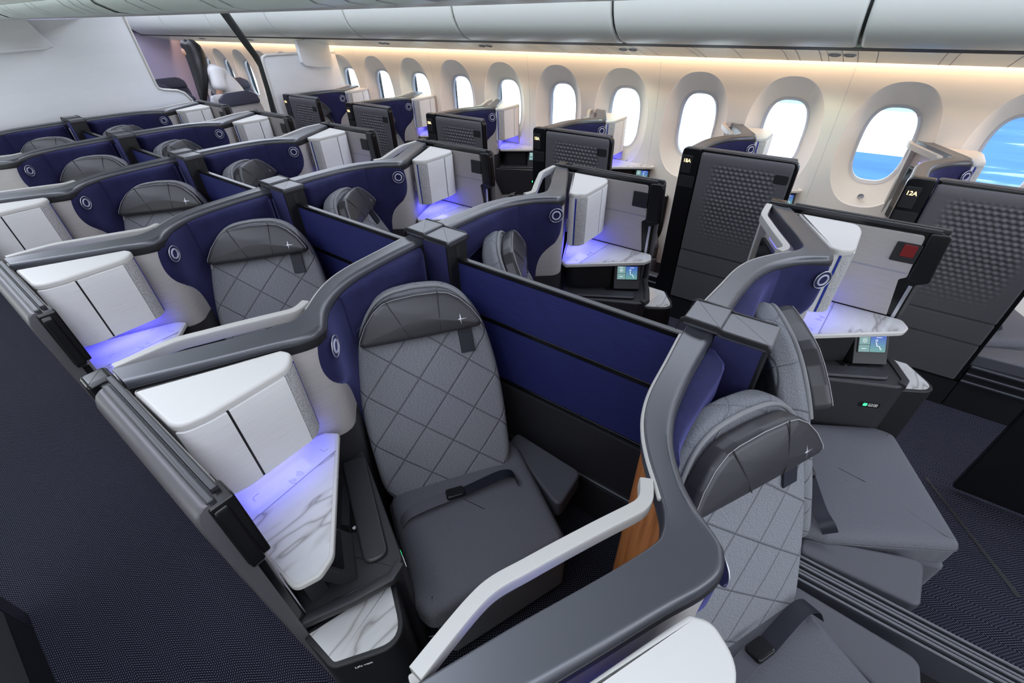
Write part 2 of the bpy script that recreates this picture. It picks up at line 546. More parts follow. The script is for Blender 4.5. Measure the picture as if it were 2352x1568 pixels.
def wall_sheet(z0, z1, xa, xb, off, nz=14, nx=34, puff=0.0):
    """sheet over the inner wall between xa(z) and xb(z); puff rolls its rim back to the wall"""
    mb = MB(); vs = []
    for j in range(nz + 1):
        z = z0 + (z1 - z0) * j / nz
        a, b = xa(z), xb(z)
        for i in range(nx + 1):
            u = i / nx
            p, n = wall_at(a + (b - a) * u)
            d = off
            if puff:
                e = min(i, nx - i, nz - j) if z0 < .6 else min(i, nx - i, j, nz - j)
                d = off * (0, .62, .87, .97, 1)[min(e, 4)]
            vs.append((p.x + n.x * d, p.y + n.y * d, z))
    W = nx + 1
    mb.add(vs, [(j * W + i, j * W + i + 1, (j + 1) * W + i + 1, (j + 1) * W + i) for j in range(nz) for i in range(nx)])
    return mb


def clip_pts(pts, x0, x1):
    out = []
    for a, b in zip(pts, pts[1:]):
        for p in ((a, b) if not out else (b,)):
            pass
    res = []
    for i, p in enumerate(pts):
        if x0 - 1e-6 <= p.x <= x1 + 1e-6: res.append(p)
    return res


def ledge_mb(x0, x1):
    O = spline(LEDGE_O, 4); I = spline(LEDGE_I, 4)
    rings = []
    for o, i in zip(O, I):
        if not (x0 - .02 <= (o.x + i.x) / 2 <= x1 + .02): continue
        d = (i - o); w = d.length; d.normalize()
        def q(k, z): return (o.x + d.x * k, o.y + d.y * k, z)
        rings.append([q(.012, ZT - .055), q(0, ZT - .05), q(0, ZT - .006), q(.002, ZT - .001), q(.006, ZT + .001), q(w * .35, ZT - .002), q(w * .7, ZT - .003), q(w - .016, ZT - .001), q(w - .007, ZT - .004),
                      q(w - .001, ZT - .012), q(w, ZT - .024), q(w - .002, ZT - .038), q(w - .02, ZT - .042)])
    return MB().loft(rings)


def lip_mb(x0, x1):
    O = spline(LEDGE_O, 4); I = spline(LEDGE_I, 4)
    rings = []
    for o, i in zip(O, I):
        if not (x0 - .02 <= (o.x + i.x) / 2 <= x1 + .02): continue
        d = (i - o); w = d.length; d.normalize()
        def q(k, z): return (o.x + d.x * k, o.y + d.y * k, z)
        rings.append([q(w - .016, ZT - .018), q(w + .002, ZT - .024), q(w + .003, ZT - .044), q(w - .003, ZT - .053), q(w - .016, ZT - .053)])
    return MB().loft(rings)


def outer_wall(x0, x1, z0, z1, off=.012):
    O = spline(LEDGE_O, 4); mb = MB(); vs = []
    O = [p for p in O if x0 <= p.x <= x1]
    n = len(O)
    for k, z in ((0, z0), (1, z1)):
        for i, p in enumerate(O):
            t = O[min(i + 1, n - 1)] - O[max(i - 1, 0)]; t.normalize()
            nn = Vector((t.y, -t.x))
            vs.append((p.x + nn.x * off, p.y + nn.y * off, z))
    return mb.add(vs, [(i, i + 1, n + i + 1, n + i) for i in range(n - 1)])


def frame_from(p, n):
    """frame on a vertical face: er along the wall, et up, en out"""
    en = Vector((n.x, n.y, 0)).normalized(); er = UPZ.cross(en)
    return (Vector((p.x, p.y, p.z)), er, UPZ.copy(), en)


def shell_parts(x0, x1, window=False):
    P = []
    P.append(Part('top_ledge', ledge_mb(x0, x1), M['trim'], label='dark satin grey top ledge', kids=[Part('lip', lip_mb(x0, x1), M['softblack'])]))
    xs = max(x0, .06)
    # reading lamp on the headboard
    p, n = wall_at(.645)
    fr = frame_from(Vector((p.x + n.x * .016, p.y + n.y * .016, 1.165)), n)
    lamp = MB().disc(fr, .031, 0, .003)
    lampk = [Part('outer_ring', MB().ring(fr, .0335, .0019, .003), M['silver']), Part('inner_ring', MB().ring(fr, .0195, .0038, .004), M['lilac'], label='pale lilac ring'),
             ]
    P.append(Part('headboard', wall_sheet(.50, 1.232, lambda z: xs, bound, .014, nz=40, nx=40, puff=1), M['navy'], label='navy suede headboard'))
    P.append(Part('reading_lamp', lamp, M['navy'], kids=lampk, label='round reading lamp with two rings'))
    # bolster near the middle post
    if not window:
        mb = MB(); rings = []
        st = [(.085 + .42 * k / 16) for k in range(17)]
        for k, x in enumerate(st):
            p, n = wall_at(x)
            th = .050 * math.sin(min(1, (k + .35) / 1.6) * PI / 2) * (1 - max(0, (k - 4) / 12.5) ** 1.3 * .92)
            zl = 1.062 + .045 * math.sin(min(1, k / 8) * PI / 2) - .06 * max(0, (k - 9) / 8)
            def q(d, z): return (p.x + n.x * (d + .012), p.y + n.y * (d + .012), z)
            rings.append([q(-.005, zl - .004), q(th * .5, zl), q(th * .9, zl + .014), q(th, zl + .035), q(th, 1.195), q(th * .88, 1.212), q(th * .5, 1.222), q(-.005, 1.224)])
        P.append(Part('bolster', mb.loft(rings), M['navy']))
    P.append(Part('side_panel', wall_sheet(.825, 1.232, lambda z: bound(z) - .012, lambda z: min(x1, 1.085), .001, nz=24, nx=30), M['beige'], label='warm grey side panel'))
    P.append(Part('lower_shell', wall_sheet(FZ, .83, lambda z: xs, lambda z: min(x1, 1.085), .003, nz=4, nx=44), M['console'], label='charcoal lower shell'))
    # aft face
    P.append(Part('wood_panel', outer_wall(xs, .70, FZ, ZT - .04), M['wood'], label='orange wood veneer back panel'))
    xe = min(x1, 1.075)
    P.append(Part('piping', MB().tube([(q.x, q.y + .002, ZT - .006) for q in spline(LEDGE_O, 4) if .1 <= q.x <= .63], .0045, 6), M['cream']))
    # monitor housing on the diagonal
    D0 = Vector((.735, -.424)); D1 = Vector((1.075, -.256)) if not window else Vector((1.0, -.293))
    dd = (D1 - D0); L = dd.length; dd.normalize(); dn = Vector((-dd.y, dd.x))
    base = Vector((D0.x, D0.y, 0)) - Vector((dn.x, dn.y, 0)) * .012
    fr = (base, Vector((dd.x, dd.y, 0)), UPZ.copy(), Vector((dn.x, dn.y, 0)))
    eu = L + .02
    mon = MB().slab(fillet([(.0, .785), (eu - .045, .785), (eu - .045, 1.112), (.0, 1.112)], .012, 3), fr, .004, .020, .003)
    scr = MB().slab([(.012, .80), (eu - .057, .80), (eu - .057, 1.10), (.012, 1.10)], fr, .020, .0212, .0005)
    strip = MB().slab([(.10, 1.138), (eu - .12, 1.138), (eu - .12, 1.150), (.10, 1.150)], fr, .004, .016, 0, backbev=0)
    P.append(Part('surround_rim', MB().slab(fillet([(eu - .022, .66), (eu, .66), (eu, 1.225), (eu - .022, 1.225)], .004, 2), fr, -.008, .034, .004), M['cream']))
    P.append(Part('monitor_surround', MB().slab([(-.03, .62), (eu, .62), (eu, 1.215), (-.03, 1.215)], fr, -.008, .004, .002), M['beige'], label='pale monitor surround',
                  kids=[Part('monitor', mon, M['black'], label='dark glossy monitor'), Part('screen', scr, M['screen']), Part('light_strip', strip, M['led_blue'], label='violet light strip')]))
    # bar that loops behind the ledge above the monitor
    pa = [(1.078, -.247), (1.02, -.249), (.96, -.253), (.92, -.262), (.87, -.286), (.82, -.310), (.74, -.350), (.675, -.384), (.655, -.392), (.638, -.393), (.622, -.388), (.600, -.378)]
    pa = [p for p in spline(pa, 4) if p.x <= x1]
    P.append(Part('frame_bar', MB().sweep([(p.x, p.y + .003, ZT - .014) for p in pa], .026, .034, .005), M['cream'], label='cream bar above the monitor'))
    if window:
        mb = MB().box(x1 - .014, x1, -.585, -.31, .875, 1.225, .004)
        P.append(Part('end_panel', mb, M['beige']))
    return P


# ---- storage cabinet over the side table
CAB = fillet([(1.085, -.368), (1.080, -.590), (1.01, -.606), (.80, -.602), (.764, -.552), (.776, -.520)], [.006, .05, .12, .06, .035, .01], 6)


def cabinet_parts():
    z0, z1 = .955, 1.212
    P = [Part('body', MB().prism(inset(CAB[::-1] if area2(CAB) < 0 else CAB, .004), z0, z1, .003), M['white'], label='pale grey cabinet body')]
    P.append(Part('lid', MB().prism(CAB, z1 + .001, 1.235, .010, 4, .003), M['lid'], label='glossy white lid'))
    # curved front split into speaker, wide door, narrow door
    ring = CAB[::-1] if area2(CAB) < 0 else CAB
    n = len(ring)
    # walk along the front: x from .757 (inner) to 1.08
    i0 = min(range(n), key=lambda i: (Vector(ring[i]) - Vector((.764, -.548))).length)
    i1 = min(range(n), key=lambda i: (Vector(ring[i]) - Vector((1.083, -.545))).length)
    def walk(a, b, st):
        out = [ring[a]]
        while a != b:
            a = (a + st) % n; out.append(ring[a])
        return out
    w1 = walk(i0, i1, 1); w2 = walk(i0, i1, -1)
    w = w1 if min(p[1] for p in w1) < min(p[1] for p in w2) and len(w1) < len(w2) + 30 and min(p[1] for p in w1) < -.6 else w2
    if min(p[1] for p in w) > -.6: w = w2
    pts = [Vector(p) for p in w]
    s = [0]
    for a, b in zip(pts, pts[1:]): s.append(s[-1] + (b - a).length)
    Lt = s[-1]
    def at(q):
        q = max(0, min(Lt, q))
        for i in range(len(pts) - 1):
            if s[i] <= q <= s[i + 1] + 1e-9:
                k = (q - s[i]) / max(1e-9, s[i + 1] - s[i]); p = pts[i].lerp(pts[i + 1], k); t = pts[i + 1] - pts[i]; t.normalize()
                nn = Vector((t.y, -t.x))
                if nn.y > 0 and abs(nn.y) > .3 or (abs(nn.y) <= .3 and nn.x * (p.x - .93) < 0): nn = -nn
                return p, nn
        return pts[-1], Vector((1, 0))
    def strip(qa, qb, d0, d1, za, zb, m=12):
        rings = []
        for k in range(m + 1):
            p, nn = at(qa + (qb - qa) * k / m)
            rings.append([(p.x + nn.x * d0, p.y + nn.y * d0, za), (p.x + nn.x * d1, p.y + nn.y * d1, za + .001), (p.x + nn.x * d1, p.y + nn.y * d1, zb - .001), (p.x + nn.x * d0, p.y + nn.y * d0, zb)])
        return MB().loft(rings)
    sx = next(s[i] for i in range(len(pts)) if pts[i].x > .815 and pts[i].y < -.59)
    gx = next(s[i] for i in range(len(pts)) if pts[i].x > .962) if any(p.x > .962 for p in pts) else Lt * .6
    g0 = sx + (.968 - .815)
    P.append(Part('light_strip', strip(.016, .022, -.004, .0005, z0 + .006, z1 - .002, 3), M['blue'], label='cobalt blue vertical strip'))
    P.append(Part('speaker_grille', strip(.024, sx + .0, -.004, .0005, z0 + .004, z1 - .002), M['speaker'], label='grey woven speaker grille'))
    P.append(Part('cabinet_door', strip(sx + .002, g0 - .003, -.004, .002, z0 + .004, z1 - .002), M['white']))
    P.append(Part('cabinet_door', strip(g0 + .003, Lt - .02, -.004, .002, z0 + .004, z1 - .002), M['white']))
    P.append(Part('gap_strip', strip(g0 - .003, g0 + .003, -.005, -.001, z0 + .004, z1 - .002, 2), M['softblack']))
    P.append(Part('latch', MB().box(.768, .772, -.528, -.520, 1.045, 1.10, .001), M['mark']))
    return P


# ---- side console: marble table, arm pad, screen, lower tray
MARB = [(.748, -.515), (.722, -.556), (.985, -.893), (1.035, -.909), (1.092, -.885), (1.092, -.36), (1.06, -.37)]


def text_mb(txt, size, fr, off=0.0004):
    cu = bpy.data.curves.new('t', 'FONT'); cu.body = txt; cu.size = size; cu.align_x = 'CENTER'; cu.align_y = 'CENTER'; cu.extrude = .0003; cu.offset = off
    tmp = bpy.data.objects.new('tmp', cu); COL.objects.link(tmp)
    me = bpy.data.meshes.new_from_object(tmp.evaluated_get(bpy.context.evaluated_depsgraph_get()))
    bpy.data.objects.remove(tmp)
    o, er, et, en = fr
    mb = MB().add([tuple(o + er * v.co.x * SX + et * v.co.y + en * v.co.z) for v in me.vertices], [tuple(p.vertices) for p in me.polygons])
    bpy.data.meshes.remove(me); return mb


def console_parts(x1=1.092):
    P = []
    fx = lambda x: x if x1 > 1.09 or x <= .85 else .85 + (x - .85) * (x1 - .85) / (1.092 - .85)
    T = [(fx(x), y) for x, y in MARB]
    tb = fillet(T, [.01, .015, .05, .03, .03, .004, .004], 5)
    if area2(tb) < 0: tb = tb[::-1]
    top = MB().prism(tb, .848, .868, .005)
    tin = inset(tb, .010)
    # seam between the charging shelf and the marble
    P.append(Part('table_rim', top, M['lid'], label='white table rim'))
    def cut(poly, a, b, keep):
        out = []
        d = Vector((b[0] - a[0], b[1] - a[1]))
        f = lambda p: (d.x * (p[1] - a[1]) - d.y * (p[0] - a[0])) * keep
        for i in range(len(poly)):
            p, q = poly[i], poly[(i + 1) % len(poly)]
            fp, fq = f(p), f(q)
            if fp >= 0: out.append(p)
            if fp * fq < 0:
                k = fp / (fp - fq); out.append((p[0] + (q[0] - p[0]) * k, p[1] + (q[1] - p[1]) * k))
        return out
    a, b = (.70, -.607), (1.2, -.642)
    front = cut(tin, a, b, -1); back = cut(tin, (a[0], a[1] + .004), (b[0], b[1] + .004), 1)
    P.append(Part('marble_inlay', MB().prism(front, .866, .8692, .0), M['marble'], label='white veined marble top'))
    P.append(Part('seam', MB().prism([(.775, -.6125), (.775, -.6085), (1.085, -.630), (1.085, -.634)], .866, .8695), M['mark']))
    mk = MB()
    frm = (Vector((.905, -.60, .8692)), Vector((.96, -.28, 0)), Vector((.28, .96, 0)), UPZ.copy())
    for r in (.006, .011, .016, .021):
        for c in (0, PI):
            mk.tube([frm[0] + frm[1] * (r * math.cos(c + t)) + frm[2] * (r * math.sin(c + t)) for t in [(-.75 + 1.5 * i / 8) for i in range(9)]], .0006, 4)
    for (px, py, ang) in ((.80, -.585, PI / 2), (.83, -.50, 0), (1.02, -.56, PI), (1.03, -.625, PI * 1.5)):
        cpt = [(.020, 0), (.006, 0), (.001, .003), (0, .008), (0, .016)]
        mk.tube([(px + (math.cos(ang) * u - math.sin(ang) * v), py + (math.sin(ang) * u + math.cos(ang) * v), .8694) for u, v in cpt], .0007, 4)
    P.append(Part('charging_shelf', MB().prism(back, .866, .8690, 0), M['whiteglass'], kids=[Part('marking', mk, M['mark'])], label='white wireless charging shelf with grey markings'))
    xo = min(1.135, x1 + .04)
    # main body
    body = fillet([(.64, -.50), (.838, -.945), (.868, -.975), (xo, -.852), (xo, -.36), (.76, -.36)], [.02, .03, .01, .005, .005, .02], 4)
    P.append(Part('console_body', MB().prism(body, FZ, .70, .010), M['console'], label='charcoal console body'))
    nose = fillet([(.862, -.955), (.895, -.968), (fx(.975), -1.112), (xo, -.995), (xo, -.86)], [.0, .008, .085, .03, 0], 8)
    P.append(Part('console_nose', MB().prism(nose, FZ, .650, .006), M['softblack'], label='black rounded console nose'))
    tn = Vector((.59, -.81, 0)).normalized(); te = UPZ.cross(tn)
    P[-1].kids.append(Part('lettering', text_mb('Life vest', .013, (Vector((fx(1.075), -1.046, .634)) + tn * .0012, te, UPZ.copy(), tn)), M['tag']))
    tr = inset(nose if area2(nose) > 0 else nose[::-1], .014)
    P.append(Part('lower_tray', MB().prism(tr, .648, .6535, .001), M['marble'], label='small marble tray'))
    lip = [(.858, -.958), (.90, -.968), (1.0, -.925), (xo - .01, -.858)]
    P.append(Part('tray_step', MB().sweep([(x, y, .693) for x, y in lip], .032, .03, .01), M['console']))
    pad = fillet([(.742, -.530), (.672, -.566), (.862, -.918), (.925, -.885)], [.012, .015, .03, .03], 4)
    P.append(Part('arm_pad', MB().prism(pad, .700, .714, .008, 4), M['pad'], label='dark leather arm pad'))
    # recess below the table
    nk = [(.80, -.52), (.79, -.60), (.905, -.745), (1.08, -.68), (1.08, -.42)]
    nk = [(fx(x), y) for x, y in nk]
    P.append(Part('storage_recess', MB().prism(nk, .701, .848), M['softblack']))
    tray = [(.895, -.70), (.872, -.745), (.935, -.855), (.968, -.79)]
    P.append(Part('phone_tray', MB().prism(fillet(tray, .006, 2), .700, .7045, .001), M['black']))
    # screen block at the front under the table
    sb = [(.955, -.745), (1.022, -.85), (1.07, -.85), (1.075, -.75), (1.0, -.70)]
    sb = [(fx(x), y) for x, y in sb]
    a = Vector((fx(.91), -.774, .757)); b = Vector((fx(.973), -.876, .757)); er = (b - a).normalized()
    et = (Vector((fx(.944), -.754, .823)) - a); et = (et - er * et.dot(er)).normalized(); en = er.cross(et)
    if en.z < 0: en = -en
    fr = (a, er, et, en)
    W = (b - a).length
    s0, s1, t0, t1 = .002, W - .002, .0, .078
    scr = MB().slab(fillet([(s0, t0), (s1, t0), (s1, t1), (s0, t1)], .004, 2), fr, -.004, .002, .001)
    mid = s0 + (s1 - s0) * .42
    e1 = MB().slab([(s0 + .004, t0 + .036), (mid - .001, t0 + .036), (mid - .001, t1 - .004), (s0 + .004, t1 - .004)], fr, .001, .0026, 0, backbev=0)
    e3 = MB().slab([(s0 + .004, t0 + .004), (mid - .001, t0 + .004), (mid - .001, t0 + .034), (s0 + .004, t0 + .034)], fr, .001, .0026, 0, backbev=0)
    e2 = MB().slab([(mid + .001, t0 + .004), (s1 - .004, t0 + .004), (s1 - .004, t1 - .004), (mid + .001, t1 - .004)], fr, .001, .0026, 0, backbev=0)
    ic = MB()
    def pt(s, t, d=.0032): return fr[0] + fr[1] * s + fr[2] * t + fr[3] * d
    cx, cy = (s0 + mid) / 2 + .001, t0 + .053
    ic.tube([pt(cx + .005 * math.cos(i * PI / 6), cy + .005 * math.sin(i * PI / 6)) for i in range(12)], .0008, 4, True)
    for i in range(8):
        q = i * PI / 4
        ic.tube([pt(cx + .008 * math.cos(q), cy + .008 * math.sin(q)), pt(cx + .0115 * math.cos(q), cy + .0115 * math.sin(q))], .0008, 4)
    ic2 = MB(); cx, cy = (mid + s1) / 2, t0 + .034
    sg = SX
    ic2.tube([pt(cx - sg * .009 + .004 * math.cos(i * PI / 5), cy + .020 + .004 * math.sin(i * PI / 5)) for i in range(10)], .0009, 4, True)
    ic2.tube([pt(cx - sg * .010, cy + .012), pt(cx - sg * .006, cy - .004), pt(cx + sg * .004, cy - .005), pt(cx + sg * .009, cy - .018), pt(cx + sg * .013, cy - .018)], .0016, 4)
    bars = [MB().tube([pt(u - w / 2, v), pt(u + w / 2, v)], .0011, 4) for (u, v, w) in (((s0 + mid) / 2, t1 - .009, .018), ((mid + s1) / 2, t1 - .011, .022), ((s0 + mid) / 2, t0 + .018, .018))]
    cbm = MB().prism(sb, .701, .848, .002)
    cbm.slab([(s0 - .012, t0 - .05), (s1 + .012, t0 - .05), (s1 + .012, t1 + .012), (s0 - .012, t1 + .012)], fr, -.05, -.002, .004)
    P.append(Part('control_block', cbm, M['console']))
    P.append(Part('touch_screen', scr, M['black'], kids=[] if SX < 0 else [Part('menu_panel', e1, M['screen_a']), Part('menu_panel', e3, M['screen_a']), Part('seat_panel', e2, M['screen_b']), Part('sun_icon', ic, M['icon']), Part('seat_icon', ic2, M['icon'])] + [Part('caption', q, M['icon']) for q in bars],
                  label='dark touch screen' if SX < 0 else 'lit touch screen with sun and seat icons'))
    # seat buttons low on the inboard side
    a = Vector((.838, -.945, 0)); b = Vector((.64, -.50, 0)); er = (a - b).normalized(); en = Vector((er.y, -er.x, 0))
    if en.x > 0: en = -en
    Lw = (a - b).length
    fr = (b, er, UPZ.copy(), en)
    pl = MB().slab(fillet([(Lw - .098, .572), (Lw - .018, .572), (Lw - .018, .602), (Lw - .098, .602)], .008, 3), fr, -.002, .0015, .001)
    gb = MB().slab(fillet([(Lw - .081, .580), (Lw - .066, .580), (Lw - .066, .595), (Lw - .081, .595)], .003, 2), fr, .001, .0025, .0003)
    wbs = []
    for k in (0, 1):
        wb = MB(); wbs.append(wb)
        c = Lw - .053 + .019 * k
        o = fr[0] + fr[1] * c + fr[2] * .5875 + fr[3] * .002
        wb.tube([o + fr[1] * u + fr[2] * v for u, v in ((-.007, -.0065), (.007, -.0065), (.007, .0065), (-.007, .0065))], .0009, 4, True)
        if k == 0: wb.tube([o + fr[1] * u + fr[2] * v for u, v in ((-.005, -.002), (.005, -.002))], .0012, 4)
        else: wb.tube([o + fr[1] * (.003 * math.cos(i)) + fr[2] * (.003 * math.sin(i)) for i in range(6)], .0008, 4, True)
    P.append(Part('button_plate', pl, M['black'], kids=[Part('button', gb, M['green'], label='lit green button'), *[Part('button', q, M['icon_dim']) for q in wbs]]))
    up = MB().prism(fillet([(.805, -.655), (.79, -.672), (.868, -.782), (.885, -.765)], .005, 3), .7005, .7035, .001)
    ui = MB().box(.862, .872, -.768, -.758, .7035, .7042)
    P.append(Part('usb_strip', up, M['black'], kids=[Part('socket', ui, M['tag'])]))
    return P


# ---- door on the aisle side of the centre suites
def door_parts(latch='dark'):
    P = []
    z1 = 1.262
    fr = (Vector((1.112, 0, 0)), Vector((0, 1, 0)), UPZ.copy(), Vector((1, 0, 0)))
    # black frame plate with the stepped front edge
    ol = fillet([(-.27, FZ + .03), (-.27, .80), (-.245, z1 - .012), (-.885, z1 - .012), (-.900, 1.045), (-.862, 1.025), (-.875, FZ + .03)], [.01, .01, .05, .035, .02, .01, .01], 5)
    P.append(Part('door_frame', MB().slab(ol, fr, -.014, .016, .006), M['black'], label='gloss black door frame'))
    ol = fillet([(-.33, .872), (-.33, 1.228), (-.808, 1.232), (-.822, 1.055), (-.80, 1.04), (-.826, .872)], [.004, .004, .015, .01, .01, .004], 4)
    P.append(Part('inner_panel', MB().slab(ol, fr, -.024, -.012, .003), M['beige'], label='warm grey inner lining'))
    P.append(Part('panel_groove', MB().slab([(-.815, 1.068), (-.33, 1.068), (-.33, 1.074), (-.815, 1.074)], fr, -.0252, -.02, .001), M['mark']))
    P.append(Part('edge_strip', MB().slab([(-.855, .70), (-.842, .70), (-.842, 1.02), (-.855, 1.02)], fr, -.018, -.010, .001), M['silver'], label='silver edge strip'))
    # raised front block
    bl = MB().slab(fillet([(-.893, 1.05), (-.825, 1.045), (-.818, 1.245), (-.882, 1.25)], .012, 3), fr, -.030, .018, .005)
    P.append(Part('handle_block', bl, M['black']))
    lt = MB().slab(fillet([(-.818, 1.115), (-.735, 1.115), (-.735, 1.195), (-.818, 1.195)], .006, 3), fr, -.030, -.02, .002)
    kid = []
    if latch == 'red':
        kid = [Part('release_handle', MB().slab(fillet([(-.805, 1.14), (-.760, 1.14), (-.760, 1.19), (-.805, 1.19)], .004, 2), fr, -.034, -.026, .002), M['red'], label='red release handle')]
    P.append(Part('latch_plate', lt, M['softblack'], kids=kid))
    # two rails on the top edge
    P.append(Part('top_rail', MB().box(1.093, 1.108, -.850, -.30, z1 - .018, z1 - .002, .003), M['satin']))
    P.append(Part('top_rail', MB().box(1.110, 1.126, -.878, -.34, z1 - .018, z1 + .001, .004), M['satin'], label='black door rail'))
    P.append(Part('rear_cap', MB().box(1.090, 1.150, -.305, -.238, 1.10, z1 - .001, .012, 3), M['black'], label='gloss black rear cap'))
    # embossed outer panel with rounded top, bulging into the aisle
    prof = []
    for k in range(9):
        a = PI / 2 * k / 8
        prof.append((1.118 + .020 * math.sin(a) * 1.0, 1.255 - .05 * (1 - math.cos(a)) if k else 1.255))
    prof = [(1.118, 1.252), (1.128, 1.256), (1.138, 1.254), (1.147, 1.247), (1.153, 1.236), (1.1565, 1.220), (1.157, 1.20), (1.150, .9), (1.143, .625), (1.139, .621), (1.139, .609), (1.142, .605), (1.139, .49), (1.135, .486), (1.135, .474), (1.138, .470), (1.132, .25), (1.126, .24), (1.118, .24)]
    mb = MB(); rings = []; uv = []
    ys = [-.878, -.874, -.866] + [-.866 + (.866 - .345) * k / 10 for k in range(1, 10)] + [-.345, -.337, -.333]
    for y in ys:
        e = .006 if y in (-.878, -.333) else (.002 if y in (-.874, -.337) else 0)
        rings.append([(x - (e if x > 1.12 else 0), y, z) for x, z in prof]); uv.append([(y + .87, z) for x, z in prof])
    P.append(Part('outer_panel', mb.loft(rings, uvr=uv), M['door'], label='dark grey embossed outer panel'))
    return P


# ---- door of a window suite (aisle side, local x about .05 .. .11)
def window_door_parts():
    P = []
    y0, y1 = -.905, -.255          # front, rear (suite datum)
    prof = [(.105, 1.27), (.085, 1.27), (.073, 1.263), (.062, 1.250), (.056, 1.232), (.055, 1.205), (.055, .90), (.055, .625), (.060, .621), (.060, .609), (.055, .605), (.055, .490), (.060, .486), (.060, .474), (.055, .470), (.055, .25), (.065, .238), (.105, .238)]
    ya, yb = -.885, -.372
    rings = []; uv = []
    ys = [ya, ya + .004, ya + .012] + [ya + .012 + (yb - ya - .024) * k / 10 for k in range(1, 10)] + [yb - .012, yb - .004, yb]
    for i, y in enumerate(ys):
        e = .008 if i in (0, len(ys) - 1) else (.002 if i in (1, len(ys) - 2) else 0)
        rings.append([(x + (e if x < .1 else 0), y, z - (e if z > 1.26 else 0)) for x, z in prof]); uv.append([(y - ya, z) for x, z in prof])
    P.append(Part('outer_panel', MB().loft(rings, uvr=uv), M['door'], label='dark grey embossed outer panel'))
    fr = (Vector((.095, 0, 0)), Vector((0, 1, 0)), UPZ.copy(), Vector((-1, 0, 0)))
    ol = fillet([(y0, .24), (y0, 1.262), (-.372, 1.268), (-.372, .24)], [.005, .045, .004, .004], 6)
    P.append(Part('door_frame', MB().slab(ol, fr, -.010, .033, .008), M['black'], label='gloss black door frame'))
    post = fillet([(-.366, FZ), (-.366, 1.266), (y1 - .0, 1.266), (y1, FZ)], [.004, .012, .03, .004], 5)
    kids = []
    P.append(Part('door_post', MB().slab(post, fr, -.012, .036, .008), M['black'], kids=kids, label='gloss black door post'))
    pl = MB().slab(fillet([(-.325, 1.115), (-.325, 1.222), (-.262, 1.222), (-.262, 1.115)], .006, 3), fr, .034, .038, .002)
    P.append(Part('number_plate', pl, M['softblack']))
    P.append(Part('lower_plate', MB().slab([(-.36, 1.03), (-.36, 1.10), (-.262, 1.10), (-.262, 1.03)], fr, .034, .037, .001), M['softblack']))
    P.append(Part('pull_recess', MB().slab(fillet([(-.875, 1.135), (-.875, 1.185), (-.80, 1.185), (-.80, 1.135)], .012, 4), fr, .030, .0412, .001), M['softblack'], label='small dark pull recess'))
    # base under the sliding door
    mb = MB().prism([(.06, y0), (.06, y1), (.11, y1), (.11, y0)], FZ, .235)
    fa = MB().box(.062, .115, y0 - .478, y0 - .004, FZ, .36, .006)
    P.append(Part('entry_fairing', fa, M['softblack']))
    P.append(Part('sill', mb, M['softblack']))
    rb = MB()
    for z in (.345, .295, .245): P.append(Part('rib', MB().box(.052, .066, y0 - .478, y0 - .004, z, z + .014, .004), M['trim']))
    return P


def number_text(txt, ox, oy, label_parent):
    cu = bpy.data.curves.new('number', 'FONT'); cu.body = txt; cu.size = .029; cu.offset = .0006; cu.align_x = 'CENTER'; cu.align_y = 'CENTER'; cu.extrude = .0006
    tmp = bpy.data.objects.new('tmp', cu); COL.objects.link(tmp)
    dg = bpy.context.evaluated_depsgraph_get()
    me = bpy.data.meshes.new_from_object(tmp.evaluated_get(dg))
    bpy.data.objects.remove(tmp)
    # text plane faces -x: local X -> -y (reads left to right from the aisle), local Y -> z
    for v in me.vertices:
        x, y, z = v.co
        v.co = (-z, -x * .95, y)
    me.transform(Matrix.Translation(Vector((ox, oy, 1.19 - FZ))))
    me.materials.clear(); me.materials.append(M['num'])
    b = label_parent.location
    me.transform(Matrix.Translation(-b))
    o = bpy.data.objects.new('number', me); COL.objects.link(o); o.parent = label_parent
    for ch in label_parent.children:
        if ch.name.startswith('number_plate'):
            o.parent = ch
    o['label'] = 'lit number ' + txt


# ---- seat
def pose(base, th, le):
    global SB, SF, SR, SU, SN
    SB = Vector(base)
    SF = Vector((math.sin(th), -math.cos(th), 0)); SR = Vector((math.cos(th), math.sin(th), 0))
    SU = UPZ * math.cos(le) - SF * math.sin(le); SN = SF * math.cos(le) + UPZ * math.sin(le)


POSE = ((.4513, -.7506, .4647), .6217, .447)
POSE_NEAR = ((.357, -.707, .449), .476, .334)      # the two nearest seats sit more upright


def arc_outline(half):
    """mirror a list of (s,t) half outline points (from bottom centre-right upwards) into a closed outline"""
    return [(s, t) for s, t in half] + [(-s, t) for s, t in half[::-1]]


